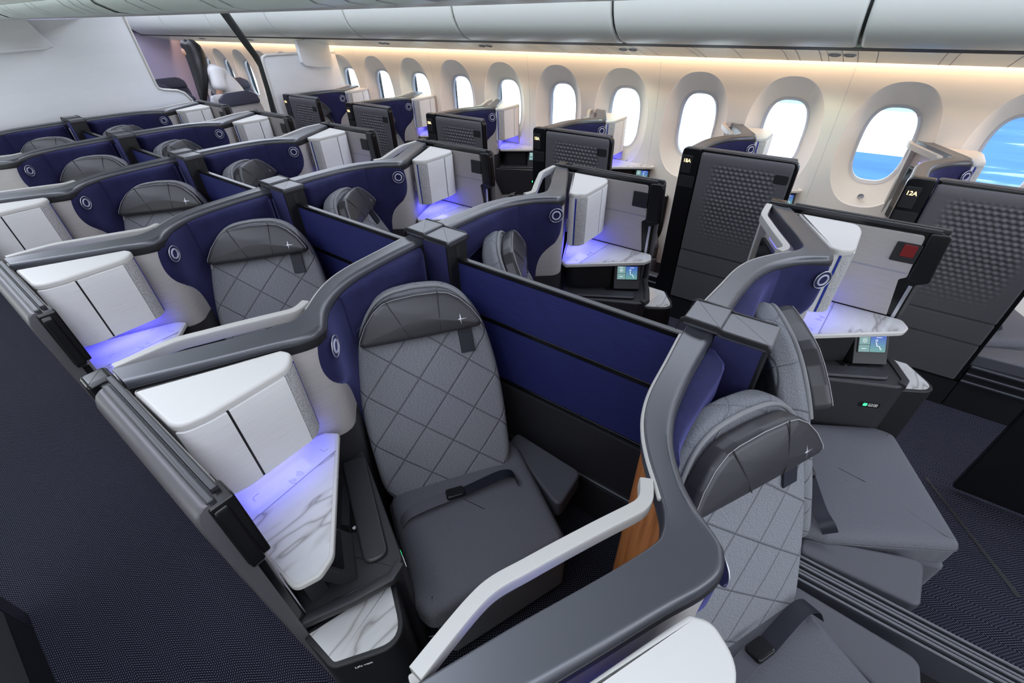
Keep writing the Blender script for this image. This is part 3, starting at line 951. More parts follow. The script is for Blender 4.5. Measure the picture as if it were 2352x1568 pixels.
def seat_parts(ps=POSE):
    P = []
    pose(*ps)
    v = -SX                                  # viewer-right of the occupant stays the same on both hands
    fr = (SB, SR, SU, SN)
    half = [(p.x, p.y) for p in spline([(.225, -.07 if ps is POSE_NEAR else -.03), (.258, .03), (.268, .16), (.272, .30), (.266, .44), (.25, .56), (.230, .64), (.198, .705), (.153, .757), (.09, .787), (.0, .795)], 4)]
    ol = arc_outline(half[:-1] + [(0.001, .795)])
    P.append(Part('backrest', MB().slab(ol, fr, -.080, 0.0, .030, 4, .012, backbev=.022), M['quilt'], label='quilted grey backrest'))
    band = [(p.x, p.y) for p in spline([(.235, .595), (.224, .645), (.193, .708), (.149, .757), (.088, .785), (0, .793)], 4)]
    bandp = [Vector((s, t)) for s, t in band] + [Vector((-s, t)) for s, t in band[::-1][1:]]
    def P3(s, t, d): return fr[0] + fr[1] * s + fr[2] * t + fr[3] * d
    P.append(Part('welt', MB().tube([P3(p.x * .965, p.y - .012, -.0005) for p in bandp], .0065, 8), M['trimweave'], label='pale woven welt round the top'))
    # headrest pillow: flat faceted leather
    hh = [(.03, .598), (.205, .600), (.226, .612), (.223, .630), (.196, .678), (.158, .722), (.118, .749), (.082, .757), (.001, .761)]
    ho = arc_outline(hh)
    pil = MB().slab(fillet(ho, [.0, .01, .015, .015, .02, .03, .02, .02, 0, 0, .02, .02, .03, .02, .015, .015, .01, 0], 3), fr, .002, .060, .020, 4, .008, backbev=.012)
    kd = []
    for s0, t0, s1, t1 in ((-.078 * v, .756, -.066 * v, .608), (.105 * v, .750, .045 * v, .608)):
        st = MB(); kd.append(st)
        st.tube([P3(s0 + (s1 - s0) * k / 8, t0 + (t1 - t0) * k / 8, .0635 + .006 * math.sin(PI * k / 8) - .003) for k in range(9)], .0016, 6)
    kd = [Part('seam', q, M['seam']) for q in kd]
    sm = MB()
    oi = inset(ho if area2(ho) > 0 else ho[::-1], .006)
    a = [p for p in oi if p[1] > .61]
    a.sort(key=lambda p: math.atan2(p[1] - .6, p[0]))
    sm.tube([P3(p[0], p[1], .0565) for p in a], .0010, 4)
    kd.append(Part('stitching', sm, M['stitch']))
    em = MB()
    cs, ct = -.144 * v, .642
    for (ds, dt, L) in ((1, 0, .024), (-1, 0, .024), (0, 1, .021), (0, -1, .021)):
        em.add([P3(cs + ds * L, ct + dt * L, .0630), P3(cs + (dt + ds) * .0022, ct + (ds + dt) * .0022, .0642), P3(cs, ct, .0655), P3(cs + (ds - dt) * .0022, ct + (dt - ds) * .0022, .0642),
                P3(cs + ds * L * .4, ct + dt * L * .4, .056)], [(0, 1, 2), (0, 2, 3), (0, 1, 4), (0, 3, 4)])
    kd.append(Part('star_emblem', em, M['silver'], label='small silver four-pointed star'))
    P.append(Part('headrest', pil, M['leather'], kids=kd, label='charcoal leather headrest'))
    sp = MB()
    sp.slab([(-.185 * v, .505), (-.185 * v, .610), (-.132 * v, .610), (-.132 * v, .505)] if v > 0 else [(.132, .505), (.132, .610), (.185, .610), (.185, .505)], fr, .010, .017, .002)
    P.append(Part('pull_strap', sp, M['belt'], label='black pull strap under the headrest'))
    # cushion
    pan = fillet([(.12, -.74), (.15, -.87), (.375, -1.235), (.40, -1.245), (.865, -1.035), (.862, -.955), (.665, -.62), (.50, -.53)], [.03, .03, .03, .02, .05, .05, .03, .03], 4)
    if area2(pan) < 0: pan = pan[::-1]
    rings = []; uv = []
    cx = sum(p[0] for p in pan) / len(pan); cy = sum(p[1] for p in pan) / len(pan)
    for d, z in ((.006, .345), (0, .355), (0, .425), (.004, .441), (.012, .453), (.026, .461), (.05, .466)):
        q = inset(pan, d); rings.append([(x, y, z) for x, y in q]); uv.append(q)
    for k in (.7, .4, .15):
        q2 = [(cx + (x - cx) * k, cy + (y - cy) * k) for x, y in q]
        rings.append([(x, y, .466 + .010 * (1 - k)) for x, y in q2]); uv.append(q2)
    P.append(Part('seat_cushion', MB().loft(rings, uvr=uv), M['seat'], label='plain charcoal seat cushion', kids=[Part('welt', MB().tube([(x, y, .428) for x, y in pan], .0022, 5, True), M['wing'])]))
    wd = fillet([(.065, -.80), (.085, -1.125), (.10, -1.145), (.285, -1.155), (.165, -.865), (.13, -.80)], [.02, .03, .03, .03, .02, .02], 4)
    P.append(Part('wing_cushion', MB().prism(wd, .33, .425, .012, 4), M['wing'], label='triangular grey cushion beside the divider'))
    lg = fillet([(.30, -1.02), (.375, -1.26), (.83, -1.065), (.78, -.85)], .03, 4)
    P.append(Part('leg_rest', MB().prism(lg, FZ + .05, .335, .02, 4), M['seat']))
    bs = fillet([(.20, -.60), (.30, -1.0), (.70, -.85), (.60, -.50)], .03, 3)
    P.append(Part('seat_base', MB().prism(bs, FZ, .345, .01), M['softblack']))
    # belt
    def belt(path, w, n=None):
        mb = MB(); rings = []
        m = len(path)
        for i, p in enumerate(path):
            t = (path[min(i + 1, m - 1)] - path[max(i - 1, 0)]).normalized()
            b = SF * .9 + UPZ * .25; b = (b - t * b.dot(t)).normalized(); nn = t.cross(b).normalized() * .0012
            rings.append([tuple(p + b * w / 2 + nn), tuple(p - b * w / 2 + nn), tuple(p - b * w / 2 - nn), tuple(p + b * w / 2 - nn)])
        return mb.loft(rings)
    v = 1
    O = Vector((SB.x, SB.y, 0)) + SF * (.045 if ps is POSE_NEAR else .095)
    def bp(s, z, f=0): return O + SR * s + SF * f + UPZ * z
    path1 = spline([bp(-.245 * v, .47, .01), bp(-.235 * v, .505, -.01), bp(-.19 * v, .512, -.02), bp(-.10 * v, .505, -.01), bp(-.03 * v, .50, .0)], 4)
    path2 = spline([bp(.03 * v, .498, .0), bp(.11 * v, .500, .01), bp(.18 * v, .490, .02), bp(.215 * v, .466, .035)], 4)
    bk = [Part('buckle', MB().slab(fillet([(-.035, -.026), (.035, -.026), (.035, .026), (-.035, .026)], .012, 3), (bp(.0, .503), SR, (SF * .95 + UPZ * .3).normalized(), (UPZ * .95 - SF * .3).normalized()), -.006, .012, .005), M['black'], label='black buckle')]
    P.append(Part('seat_belt', belt(path1, .05), M['belt'], kids=bk, label='dark navy seat belt'))
    P.append(Part('belt_sleeve', belt(path2, .055), M['seat'], label='grey fabric belt sleeve'))
    return P


# ---- divider between the two centre seats, with the middle post
def divider_parts(lowered=False):
    P = []
    py0, py1 = -.476, -.342
    P.append(Part('middle_post', MB().box(-.054, .054, py0, py1, FZ, 1.25, .006), M['softblack'], label='black middle post', kids=[
        Part('side_lining', MB().box(-.0565, -.054, py0 + .012, py1, .5, 1.247), M['navy']), Part('side_lining', MB().box(.054, .0565, py0 + .012, py1, .5, 1.247), M['navy']),
        Part('slot', MB().box(-.012, .012, py0 - .0015, py0 + .01, .45, 1.235), M['gap'])]))
    cap = MB().box(-.058, .058, -.482, -.348, 1.244, 1.268, .006)
    cap.box(-.058, .058, -.352, -.250, 1.250, 1.276, .006)
    rim = MB()
    for x in (-.056, .056):
        rim.sweep([(x, -.482, 1.250), (x, -.47, 1.262), (x, -.36, 1.263), (x, -.345, 1.269), (x, -.255, 1.271), (x, -.243, 1.262), (x, -.238, 1.235)], .009, .016, .003)
    P.append(Part('post_cap', cap, M['trim'], label='dark grey cap over the ledge', kids=[Part('rim', rim, M['softblack'])]))
    if not lowered:
        ya, yb = -.478, -1.388
        P.append(Part('top_rail', MB().box(-.013, .013, yb, ya, 1.166, 1.186, .004), M['black']))
        P.append(Part('upper_panel', MB().box(-.008, .008, yb, ya, .952, 1.168), M['navyweave'], label='blue upper panel'))
        P.append(Part('middle_rail', MB().box(-.011, .011, yb, ya, .932, .954, .003), M['black']))
        P.append(Part('lower_panel', MB().box(-.010, .010, yb, ya, .655, .934), M['navyweave'], label='blue lower panel'))
        P.append(Part('bottom_rail', MB().box(-.016, .016, yb, ya, .634, .657, .003), M['black']))
    for z, h in ((0, 0),):
        P.append(Part('fixed_panel', MB().box(-.026, .026, -1.388, -.478, FZ, .636 if not lowered else .36), M['console'], label='charcoal fixed lower panel'))
    if not lowered:
        P.append(Part('ridge', MB().box(-.034, .034, -1.388, -.478, .30, .325, .005), M['trim']))
    else:
        for k, x in enumerate((-.042, -.026, -.010, .006, .022, .038)):
            P.append(Part('stowed_slat', MB().box(x, x + .0105, -1.388, -.478, .30, .428 + .006 * (k % 2) - .004 * (k == 0), .003), M['trim'], label='stowed grey divider slat'))
    return P


# ------------------------------------------------------------------ build one of each kind
KIND = {}
for hand, sx in (('R', 1), ('L', -1)):
    SX = sx
    KIND['shell' + hand] = Proto('suite_shell', 'seat shell', shell_parts(0.0, 1.085))
    KIND['cab' + hand] = Proto('storage_cabinet', 'cabinet', cabinet_parts())
    KIND['con' + hand] = Proto('side_console', 'side table', console_parts())
    KIND['seat' + hand] = Proto('airline_seat', 'seat', seat_parts())
    KIND['near' + hand] = Proto('airline_seat', 'seat', seat_parts(POSE_NEAR))
    KIND['door' + hand] = Proto('suite_door', 'door', door_parts())
SX = 1
KIND['doorRed'] = Proto('suite_door', 'door', door_parts('red'))
KIND['div'] = Proto('privacy_divider', 'divider', divider_parts())
KIND['divlow'] = Proto('privacy_divider', 'divider', divider_parts(True))
KIND['shellA'] = Proto('suite_shell', 'seat shell', shell_parts(.10, 1.0, True))
_c = []
KIND['cabA'] = KIND['cabR']
KIND['conA'] = Proto('side_console', 'side table', console_parts(.985))
KIND['doorA'] = Proto('suite_door', 'door', window_door_parts())
SX = -1
KIND['doorK'] = Proto('suite_door', 'door', window_door_parts())
SX = 1

ORD = ['nearest', 'second', 'third', 'fourth', 'fifth', 'sixth']
WX, WY = 1.745, -.475
side = {'R': 'right', 'L': 'left'}
blue_spots = []
for k in range(6):
    y = k * PITCH
    row = ORD[k] + ' centre row'
    if k == 0: KIND['divlow'].put(0, y, 'black middle post with stowed grey slats lowered between the two nearest centre seats')
    else: KIND['div'].put(0, y, f'blue two-panel divider with black post between seats of the {row}', 'centre row dividers')
    for h in 'RL':
        sd = side[h]
        KIND['shell' + h].put(0, y, f'curved navy-lined grey-topped seat shell on the {sd} of the {row}', 'centre seat shells')
        KIND[('near' if k == 0 else 'seat') + h].put(0, y, f'quilted grey seat with leather headrest on the {sd} of the {row}', 'centre row seats')
        if not (h == 'L' and k > 3):
            KIND['cab' + h].put(0, y, f'white wedge cabinet on the {sd} side of the {row}', 'white cabinets')
        if (h == 'R' and k < 4) or (h == 'L' and k < 3):
            KIND['con' + h].put(0, y, f'marble-topped charcoal side table on the {sd} of the {row}', 'centre side tables')
            blue_spots.append(((1 if h == 'R' else -1) * .93, y - .50))
        if not (h == 'L' and k > 3):
            if h == 'R' and k == 0:
                KIND['doorRed'].put(0, y, 'black-framed sliding door with the red release handle, right of the nearest centre row', 'centre suite doors')
            else:
                KIND['door' + h].put(0, y, f'black-framed sliding door on the aisle side, {sd} of the {row}', 'centre suite doors')
KIND['doorR'].put(0, -PITCH, 'dark door edge cut off by the lower right corner of the picture', 'centre suite doors')
NUM = ['12A', '14A', '15A', '16A', '17A', '18A']
for k in range(6):
    y = WY + k * PITCH
    w = f'{ORD[k]} window suite'
    KIND['shellA'].put(WX, y, f'curved navy-lined shell with bronze-lit ledge in the {w}', 'window seat shells')
    d = KIND['doorA'].put(WX, y, f'tall embossed charcoal door marked {NUM[k]} at the {w}' if k < 4 else f'embossed charcoal door of the {w}, towards the rear bulkhead', 'window suite doors')
    KIND['cabA'].put(WX - .092, y + .0, f'white wedge cabinet against the windows in the {w}', 'white cabinets')
    KIND['conA'].put(WX, y, f'marble side table under the windows in the {w}', 'window side tables')
    KIND['seatR'].put(WX, y, f'quilted grey seat half hidden behind the door of the {w}', 'window seats')
    if k < 5: number_text(NUM[k], WX + .0568, y - .294, d)
    blue_spots.append((WX + .85, y - .50))
for k in (1, 2):
    KIND['doorK'].put(-WX + .07, WY + k * PITCH + .05, f'dark door across the left aisle at the picture edge, {"lower" if k == 1 else "upper"} one', 'left window suite doors')

# ------------------------------------------------------------------ cabin shell
SX = 1
YF, YB = -7.0, 9.45


def quad_strip(prof, y0, y1, ny=1):
    mb = MB(); vs = []
    for j in range(ny + 1):
        y = y0 + (y1 - y0) * j / ny
        vs += [(x, y, z) for x, z in prof]
    n = len(prof)
    return mb.add(vs, [(j * n + i, j * n + i + 1, (j + 1) * n + i + 1, (j + 1) * n + i) for j in range(ny) for i in range(n - 1)])


fl = MB().box(-2.8, 2.85, YF, YB, FZ - .05, FZ)
struct('floor', fl, M['carpet'])
struct('ceiling', MB().box(-2.9, 2.9, YF, YB, 2.36, 2.40), M['ceil'])
struct('wall_left', MB().box(-2.84, -2.80, YF, YB, FZ, 2.36), M['wall'])
struct('wall_front', MB().box(-2.84, 2.9, YF - .04, YF, FZ, 2.36), M['bulk'])
M['rear'] = mat('rear_wall_lilac', (.52, .46, .66), .6)
struct('wall_back', MB().box(-2.84, 2.9, YB, YB + .04, FZ, 2.36), M['rear'])


def wallx(z):
    pts = [(0, 2.60), (.4, 2.69), (.8, 2.738), (1.2, 2.748), (1.45, 2.728), (1.66, 2.684), (1.74, 2.668)]
    for (a, xa), (b, xb) in zip(pts, pts[1:]):
        if z <= b: return xa + (xb - xa) * (z - a) / (b - a)
    return pts[-1][1]


WP, W0, ZC = .6235, -.600, 1.187


def sup(t, a, b, n):
    c, s = math.cos(t), math.sin(t)
    return (a * math.copysign(abs(c) ** (2 / n), c), b * math.copysign(abs(s) ** (2 / n), s))


wall = MB()
NA = 72
zlo, zhi, hw = .04, 1.735, WP / 2
angs = [2 * PI * i / NA for i in range(NA)]
for sgx in (-1, 1):
    for zz in (zlo - ZC, zhi - ZC):
        angs.append(math.atan2(zz, sgx * hw) % (2 * PI))
angs.sort()
win_rows = range(-4, 16)
for i in win_rows:
    yc = W0 + WP * i
    rings = []
    r0 = []
    for t in angs:
        c, s = math.cos(t), math.sin(t)
        k = min((hw / abs(c)) if abs(c) > 1e-9 else 1e9, ((zhi - ZC) / s) if s > 1e-9 else ((zlo - ZC) / s if s < -1e-9 else 1e9))
        r0.append((c * k, s * k))
    out = [sup(t, .247, .385, 2.35) for t in angs]
    gl = [sup(t, .150, .246, 2.9) for t in angs]
    rr = [[(wallx(ZC + z), yc + y, ZC + z) for y, z in [(a[0] * .5 + b[0] * .5, a[1] * .5 + b[1] * .5) for a, b in zip(r0, out)]]]
    rr.insert(0, [(wallx(ZC + z), yc + y, ZC + z) for y, z in r0])
    rr.append([(wallx(ZC + z), yc + y, ZC + z) for y, z in out])
    for k, d in ((.04, .009), (.3, .034), (.65, .064), (1, .088)):
        ring = []
        for a, b in zip(out, gl):
            y, z = a[0] + (b[0] - a[0]) * k, a[1] + (b[1] - a[1]) * k
            ring.append((wallx(ZC + z) + d, yc + y, ZC + z))
        rr.append(ring)
    wall.loft(rr, False, False)
struct('wall_right', wall, M['wall'], sharp=11)
# panes, frames, small dimmer buttons
M['pane'] = bpy.data.materials.new('window_glass'); M['pane'].use_nodes = True
_m = M['pane']; _m.node_tree.nodes.clear()
_o = nd(_m, 'ShaderNodeOutputMaterial'); _mx = nd(_m, 'ShaderNodeMixShader'); _tr = nd(_m, 'ShaderNodeBsdfTransparent'); _gl = nd(_m, 'ShaderNodeBsdfGlossy')
_tr.inputs[0].default_value = (.92, .97, 1, 1); _gl.inputs['Roughness'].default_value = .03
_mx.inputs[0].default_value = .05; lk(_m, _tr.outputs[0], _mx.inputs[1]); lk(_m, _gl.outputs[0], _mx.inputs[2]); lk(_m, _mx.outputs[0], _o.inputs[0])
M['wframe'] = mat('window_seal', (.60, .59, .62), .45)
M['shade'] = mat('dark_shade', (.25, .25, .26), .5)
for n, i in enumerate(win_rows):
    yc = W0 + WP * i
    pm = MB(); g2 = [sup(2 * PI * k / 40, .142, .237, 3.0) for k in range(40)]
    pm.loft([[(wallx(ZC + z) + .105, yc + y, ZC + z) for y, z in g2], [(wallx(ZC + z) + .109, yc + y, ZC + z) for y, z in g2]])
    w = struct(f'window_{n + 1}', pm, M['pane'])
    fm = MB()
    o1 = [sup(2 * PI * k / 40, .152, .248, 2.9) for k in range(40)]; o2 = [sup(2 * PI * k / 40, .134, .228, 3.0) for k in range(40)]
    fm.loft([[(wallx(ZC + z) + d, yc + y, ZC + z) for y, z in o] for o, d in ((o1, .084), (o2, .098), (o2, .125), (o1, .125))], False, False)
    struct('window_frame', fm, M['wframe'], w)
    bm_ = MB(); frb = (Vector((wallx(.875) - .001, yc, .875)), Vector((0, 1, 0)), UPZ.copy(), Vector((-1, 0, 0)))
    bm_.ring(frb, .017, .003, 0, 20); bm_.disc(frb, .015, -.006, -.002, 16)
    struct('dimmer_button', bm_, M['wframe'], w)
# fuselage skin outside the lining so that no sky leaks in
sk = MB()
for z0, z1 in ((-.02, ZC - .26), (ZC + .26, 2.42)):
    sk.box(2.885, 2.93, YF - .04, YB + .04, z0, z1)
for i in list(win_rows)[:-1]:
    yc = W0 + WP * (i + .5)
    sk.box(2.885, 2.93, yc - WP / 2 + .165, yc + WP / 2 - .165, ZC - .26, ZC + .26)
sk.box(2.885, 2.93, YF - .04, W0 + WP * win_rows[0] - .165, ZC - .26, ZC + .26)
sk.box(2.885, 2.93, W0 + WP * win_rows[-1] + .165, YB + .04, ZC - .26, ZC + .26)
struct('trim_1', sk, M['gap'])
# panel joints in the sidewall
jt = MB()
for i in win_rows:
    if i % 2 == 0:
        yc = W0 + WP * (i + .5)
        jt.add([(wallx(z) - .0008, yc + d, z) for d in (-.0016, .0016) for z in (.3, .8, 1.2, 1.45, 1.66)], [(k, k + 1, k + 6, k + 5) for k in range(4)])
struct('trim_2', jt, M['wframe'])
# warm light strip along the top of the sidewall
led = solo('led_strip', MB().box(2.640, 2.664, YF, YB, 1.722, 1.730), M['led_warm'], 'warm glowing light strip along the top of the window wall', 'light strip')

# service panel rail under the right-hand bins
PSU = [(2.634, 1.735), (2.630, 1.672), (2.624, 1.666), (2.60, 1.672), (2.50, 1.697), (2.40, 1.722), (2.30, 1.742), (2.235, 1.752), (2.225, 1.768), (2.235, 1.80)]
rail = struct('trim_3', quad_strip(PSU, YF, YB, 1), M['psu'])
SEAM0, BINL = -.292, 1.333
pj_ = MB()
joints = []
for b in range(-2, 7):
    y0 = SEAM0 + BINL * b
    joints += [y0 + d for d in (.0, .075, .15, .19, .31, .38, .66, .90, .95, 1.24)]
for y in joints:
    pj_.add([(x, y + d, z - .0012) for d in (-.0022, .0022) for x, z in PSU[2:8]], [(k, k + 1, k + 7, k + 6) for k in range(5)])
struct('panel_joint', pj_, M['shade'], rail)
struct('shadow_gap', quad_strip([(2.242, 1.7488), (2.203, 1.7640)], YF, YB), M['gap'], rail)  # black strip laid over the joint to stand for the gap's shade
for b in range(-1, 7):
    for d in (.04, .115):
        y = SEAM0 + BINL * b + d
        n_ = Vector((-.23, 0, -.97)).normalized()
        frp = (Vector((2.42, y, 1.7165)), Vector((0, 1, 0)), n_.cross(Vector((0, 1, 0))), n_)
        r = struct('reading_light', MB().ring(frp, .026, .006, .001, 20), M['shade'], rail)
        struct('lens', MB().disc(frp, .02, -.004, .002, 16), M['silver'], rail)
# overhead bins on the right, one by one
BP = [(2.46, 1.80), (2.30, 1.768), (2.20, 1.766), (2.12, 1.776), (2.045, 1.806), (1.985, 1.856), (1.945, 1.925), (1.925, 2.005), (1.922, 2.10), (1.95, 2.30), (2.46, 2.30)]
BPs = [(p.x, p.y) for p in spline(BP[1:9], 3)]
BPs = [BP[0]] + BPs + BP[9:]


def bin_mb(y0, y1, prof, sgn=1):
    cx = sum(p[0] for p in prof) / len(prof); cz = sum(p[1] for p in prof) / len(prof)
    mb = MB(); rings = []
    def R(y, d):
        pp = inset([(x, z) for x, z in prof] if area2(prof) > 0 else [(x, z) for x, z in prof][::-1], d)
        return [(sgn * x, y, z) for x, z in pp]
    for y, d in ((y0, .03), (y0 + .003, .012), (y0 + .010, .004), (y0 + .022, 0), (y1 - .022, 0), (y1 - .010, .004), (y1 - .003, .012), (y1, .03)):
        rings.append(R(y, d))
    return mb.loft(rings)


bw = ['at the right edge of the picture', 'above the nearest windows', 'above the third window', 'over the middle windows', 'over the far windows', 'next to the side bulkhead', 'just past the dark curtain', 'deep in the rear cabin']
for b in range(-1, 7):
    y0 = SEAM0 + BINL * b
    solo('overhead_bin', bin_mb(y0 + .006, y0 + BINL - .006, BPs), M['bin'], f'white curved overhead bin {bw[b + 1]}', 'luggage bin', 'right overhead bins', 40)
struct('trim_4', MB().prism([(0, 0), (1, 0), (1, 1), (0, 1)], 0, 0) if 0 else quad_strip([(2.50, 1.79), (2.30, 1.785), (2.20, 1.786), (2.11, 1.80), (2.05, 1.83), (2.0, 1.87), (1.965, 1.93), (1.948, 2.01), (1.95, 2.34)], YF, YB), M['gap'])  # black sheet behind the bins, its colour gives the gaps their shade
# centre bins with their own service strip
CP = [(-.47, 1.985), (-.52, 1.992), (-.56, 2.012), (-.575, 2.030), (-.60, 2.045), (-.68, 2.085), (-.75, 2.16), (-.78, 2.26), (-.78, 2.34), (.78, 2.34), (.78, 2.26), (.75, 2.16), (.68, 2.085), (.60, 2.045), (.575, 2.03), (.56, 2.012), (.52, 1.992), (.47, 1.985)]
cw = ['over the camera', 'crossing the top left corner', 'left of the bright reading light', 'in front of the white bulkhead', 'meeting the white bulkhead']
for b in range(-1, 4):
    y0 = .15 + BINL * b
    y1 = y0 + BINL
    if b == 3: y1 = 5.58
    cb = solo('overhead_bin', bin_mb(y0 + .004, y1 - .004, CP), M['bin'], f'grey shaded centre overhead bin {cw[b + 1]}', 'luggage bin', 'centre overhead bins', 40)

    sp_ = [(-.478, 1.9825), (-.522, 1.9885), (-.564, 2.0095), (-.579, 2.028)]
    o_ = bpy.data.objects.new('service_panel', mesh_of(quad_strip(sp_, y0 + .02, y1 - .02), 'service_panel', M['psu'])); COL.objects.link(o_); o_.parent = cb
    for d in (.12, .20, .30, .62, .70, 1.0, 1.10):
        if y0 + d > y1 - .05: continue
        jm = MB().add([(x - .0012, y0 + d + e, z - .001) for e in (-.0022, .0022) for x, z in sp_], [(k, k + 1, k + 5, k + 4) for k in range(3)])
        o_ = bpy.data.objects.new('panel_joint', mesh_of(jm, 'panel_joint', M['shade'])); COL.objects.link(o_); o_.parent = cb

# ------------------------------------------------------------------ bulkheads and curtain
fr = (Vector((0, 5.62, 0)), Vector((1, 0, 0)), UPZ.copy(), Vector((0, -1, 0)))
ol = [(-1.25, FZ), (-1.25, 2.3), (-.80, 2.3), (-.785, 2.16), (-.69, 2.078), (-.58, 2.02), (-.47, 1.98), (.47, 1.98), (.58, 2.02), (.69, 2.078), (.785, 2.16), (.80, 2.3), (.835, 2.3), (.86, 1.42), (.87, 1.385), (.90, 1.368), (1.03, 1.345), (1.09, 1.315), (1.13, 1.25), (1.135, 1.18), (1.135, FZ)]
bk = MB().slab(ol, fr, 0, .03, .004)
wc = struct('wall_center', bk, M['bulk'])
rim = MB().tube([(.832, 5.59, 2.25), (.857, 5.59, 1.42), (.867, 5.59, 1.388), (.90, 5.59, 1.371), (1.03, 5.59, 1.348), (1.088, 5.59, 1.317), (1.13, 5.59, 1.25), (1.136, 5.59, 1.18), (1.136, 5.59, .8)], .013, 8)
struct('edge_trim', rim, M['lid'], wc)
cvb = MB().slab(fillet([(-.50, 2.02), (-.46, 1.80), (-.40, 1.775), (-.15, 1.762), (.12, 1.768), (.195, 1.785), (.09, 2.02)], [0, .02, .1, .2, .05, .012, 0], 4), (Vector((0, 5.59, 0)), Vector((1, 0, 0)), UPZ.copy(), Vector((0, -1, 0))), 0, .07, .01)
struct('cover_panel', cvb, M['bulk'], wc)
fr2 = (Vector((0, 5.09, 0)), Vector((1, 0, 0)), UPZ.copy(), Vector((0, -1, 0)))
ol = fillet([(1.78, FZ), (1.775, 1.625), (2.70, 1.60), (2.735, 1.3), (2.735, .8), (2.62, FZ)], [0, .05, .02, .02, .02, 0], 5)
wr = struct('trim_5', MB().slab(ol, fr2, 0, .03, .004), M['bulk'], label=None)
struct('edge_trim', MB().tube([(1.778, 5.06, .3), (1.776, 5.06, 1.56), (1.79, 5.06, 1.605), (1.83, 5.06, 1.622), (2.69, 5.06, 1.600)], .014, 8), M['lid'], wr)
struct('cover_panel', MB().slab(fillet([(2.20, 1.74), (2.205, 1.53), (2.24, 1.49), (2.40, 1.462), (2.62, 1.455), (2.60, 1.74)], [0, .01, .05, .1, .01, 0], 4), (Vector((0, 5.06, 0)), Vector((1, 0, 0)), UPZ.copy(), Vector((0, -1, 0))), 0, .06, .008), M['bulk'], wr)
cu = MB(); rings = []
for x, z, w in ((1.60, 2.10, .05), (1.64, 1.99, .05), (1.76, 1.73, .045), (1.815, 1.62, .042), (1.845, 1.52, .035), (1.84, 1.30, .032), (1.80, .70, .035), (1.80, FZ, .035)):
    ring = []
    for k in range(16):
        t = 2 * PI * k / 16
        rr_ = 1 + .18 * math.cos(4 * t)
        ring.append((x - .05 + w * .8 * rr_ * math.cos(t), 5.16 + .04 * rr_ * math.sin(t), z))
    rings.append(ring)
solo('gathered_curtain', cu.loft(rings), M['gap'], 'narrow black gathered curtain hanging beside the side bulkhead', 'curtain')

# ------------------------------------------------------------------ rear cabin seats
M['rhead'] = mat('dark_plum_head_pad', (.030, .032, .060), .6)
M['rbody'] = mat('grey_beige_seat_cover', (.36, .34, .34), .8)
M['rshell'] = mat('pale_seat_shell', (.55, .54, .58), .4)


def rear_seat(cols):
    P = []
    fr = (Vector((0, 0, .5)), Vector((1, 0, 0)), Vector((0, .2, .98)).normalized(), Vector((0, -.98, .2)).normalized())
    o = fillet([(-.27, -.05), (.27, -.05), (.28, .50), (.24, .69), (.10, .72), (-.10, .72), (-.24, .69), (-.28, .50)], .05, 3)
    P.append(Part('backrest', MB().slab(o, fr, -.06, .05, .03, 3, .012), cols[1]))
    P.append(Part('head_pad', MB().slab(fillet([(-.262, .56), (.262, .56), (.245, .655), (.15, .712), (-.15, .712), (-.245, .655)], .03, 3), fr, .045, .085, .02, 3, .006), cols[0], label='dark padded head rest'))
    P.append(Part('back_shell', MB().slab(fillet([(-.31, -.3), (.31, -.3), (.31, .55), (.26, .72), (-.26, .72), (-.31, .55)], .06, 3), fr, -.10, -.055, .015), cols[2]))
    P.append(Part('cushion', MB().box(-.27, .27, -.55, -.02, .36, .50, .03), cols[1]))
    P.append(Part('seat_base', MB().box(-.24, .24, -.45, -.02, FZ, .36, .01), M['softblack']))
    for s in (-1, 1): P.append(Part('armrest', MB().box(s * .30, s * .36, -.45, .0, .55, .66, .02), M['rhead']))
    return P


RS = Proto('recliner_seat', 'seat', rear_seat((M['rhead'], M['rbody'], M['rshell'])))
RD = Proto('recliner_seat', 'seat', rear_seat((M['rhead'], M['rhead'], M['rhead'])))
RS.put(1.84, 5.98, 'pale recliner with wide dark head pad just behind the bulkhead')
RD.put(1.55, 7.9, 'dark recliner top showing left of the standing woman, upper of two')
RD.put(1.32, 6.55, 'dark recliner top beside the notch of the white bulkhead', None)
RD.put(2.55, 7.55, 'dark greenish recliner top under the far windows, right of the woman')
RD.put(2.05, 8.6, 'dark plum recliner top farthest back beside the bulkhead edge')
rp = MB().slab(fillet([(0, 0), (.22, 0), (.20, .30), (.04, .32)], .04, 3), (Vector((2.17, 5.90, .93)), Vector((.8, -.6, 0)), UPZ.copy(), Vector((-.6, -.8, 0))), 0, .04, .01)
frl = (Vector((2.245, 5.805, 1.13)), Vector((.8, -.6, 0)), UPZ.copy(), Vector((-.6, -.8, 0)))
wing = solo('headboard_wing', rp, M['navy'], 'navy wing panel with ring lamp beside the pale recliner behind the bulkhead', 'panel')
o_ = bpy.data.objects.new('reading_lamp', mesh_of(MB().ring(frl, .032, .004, .045).ring(frl, .018, .005, .045), 'reading_lamp', M['mark'])); COL.objects.link(o_); o_.parent = wing

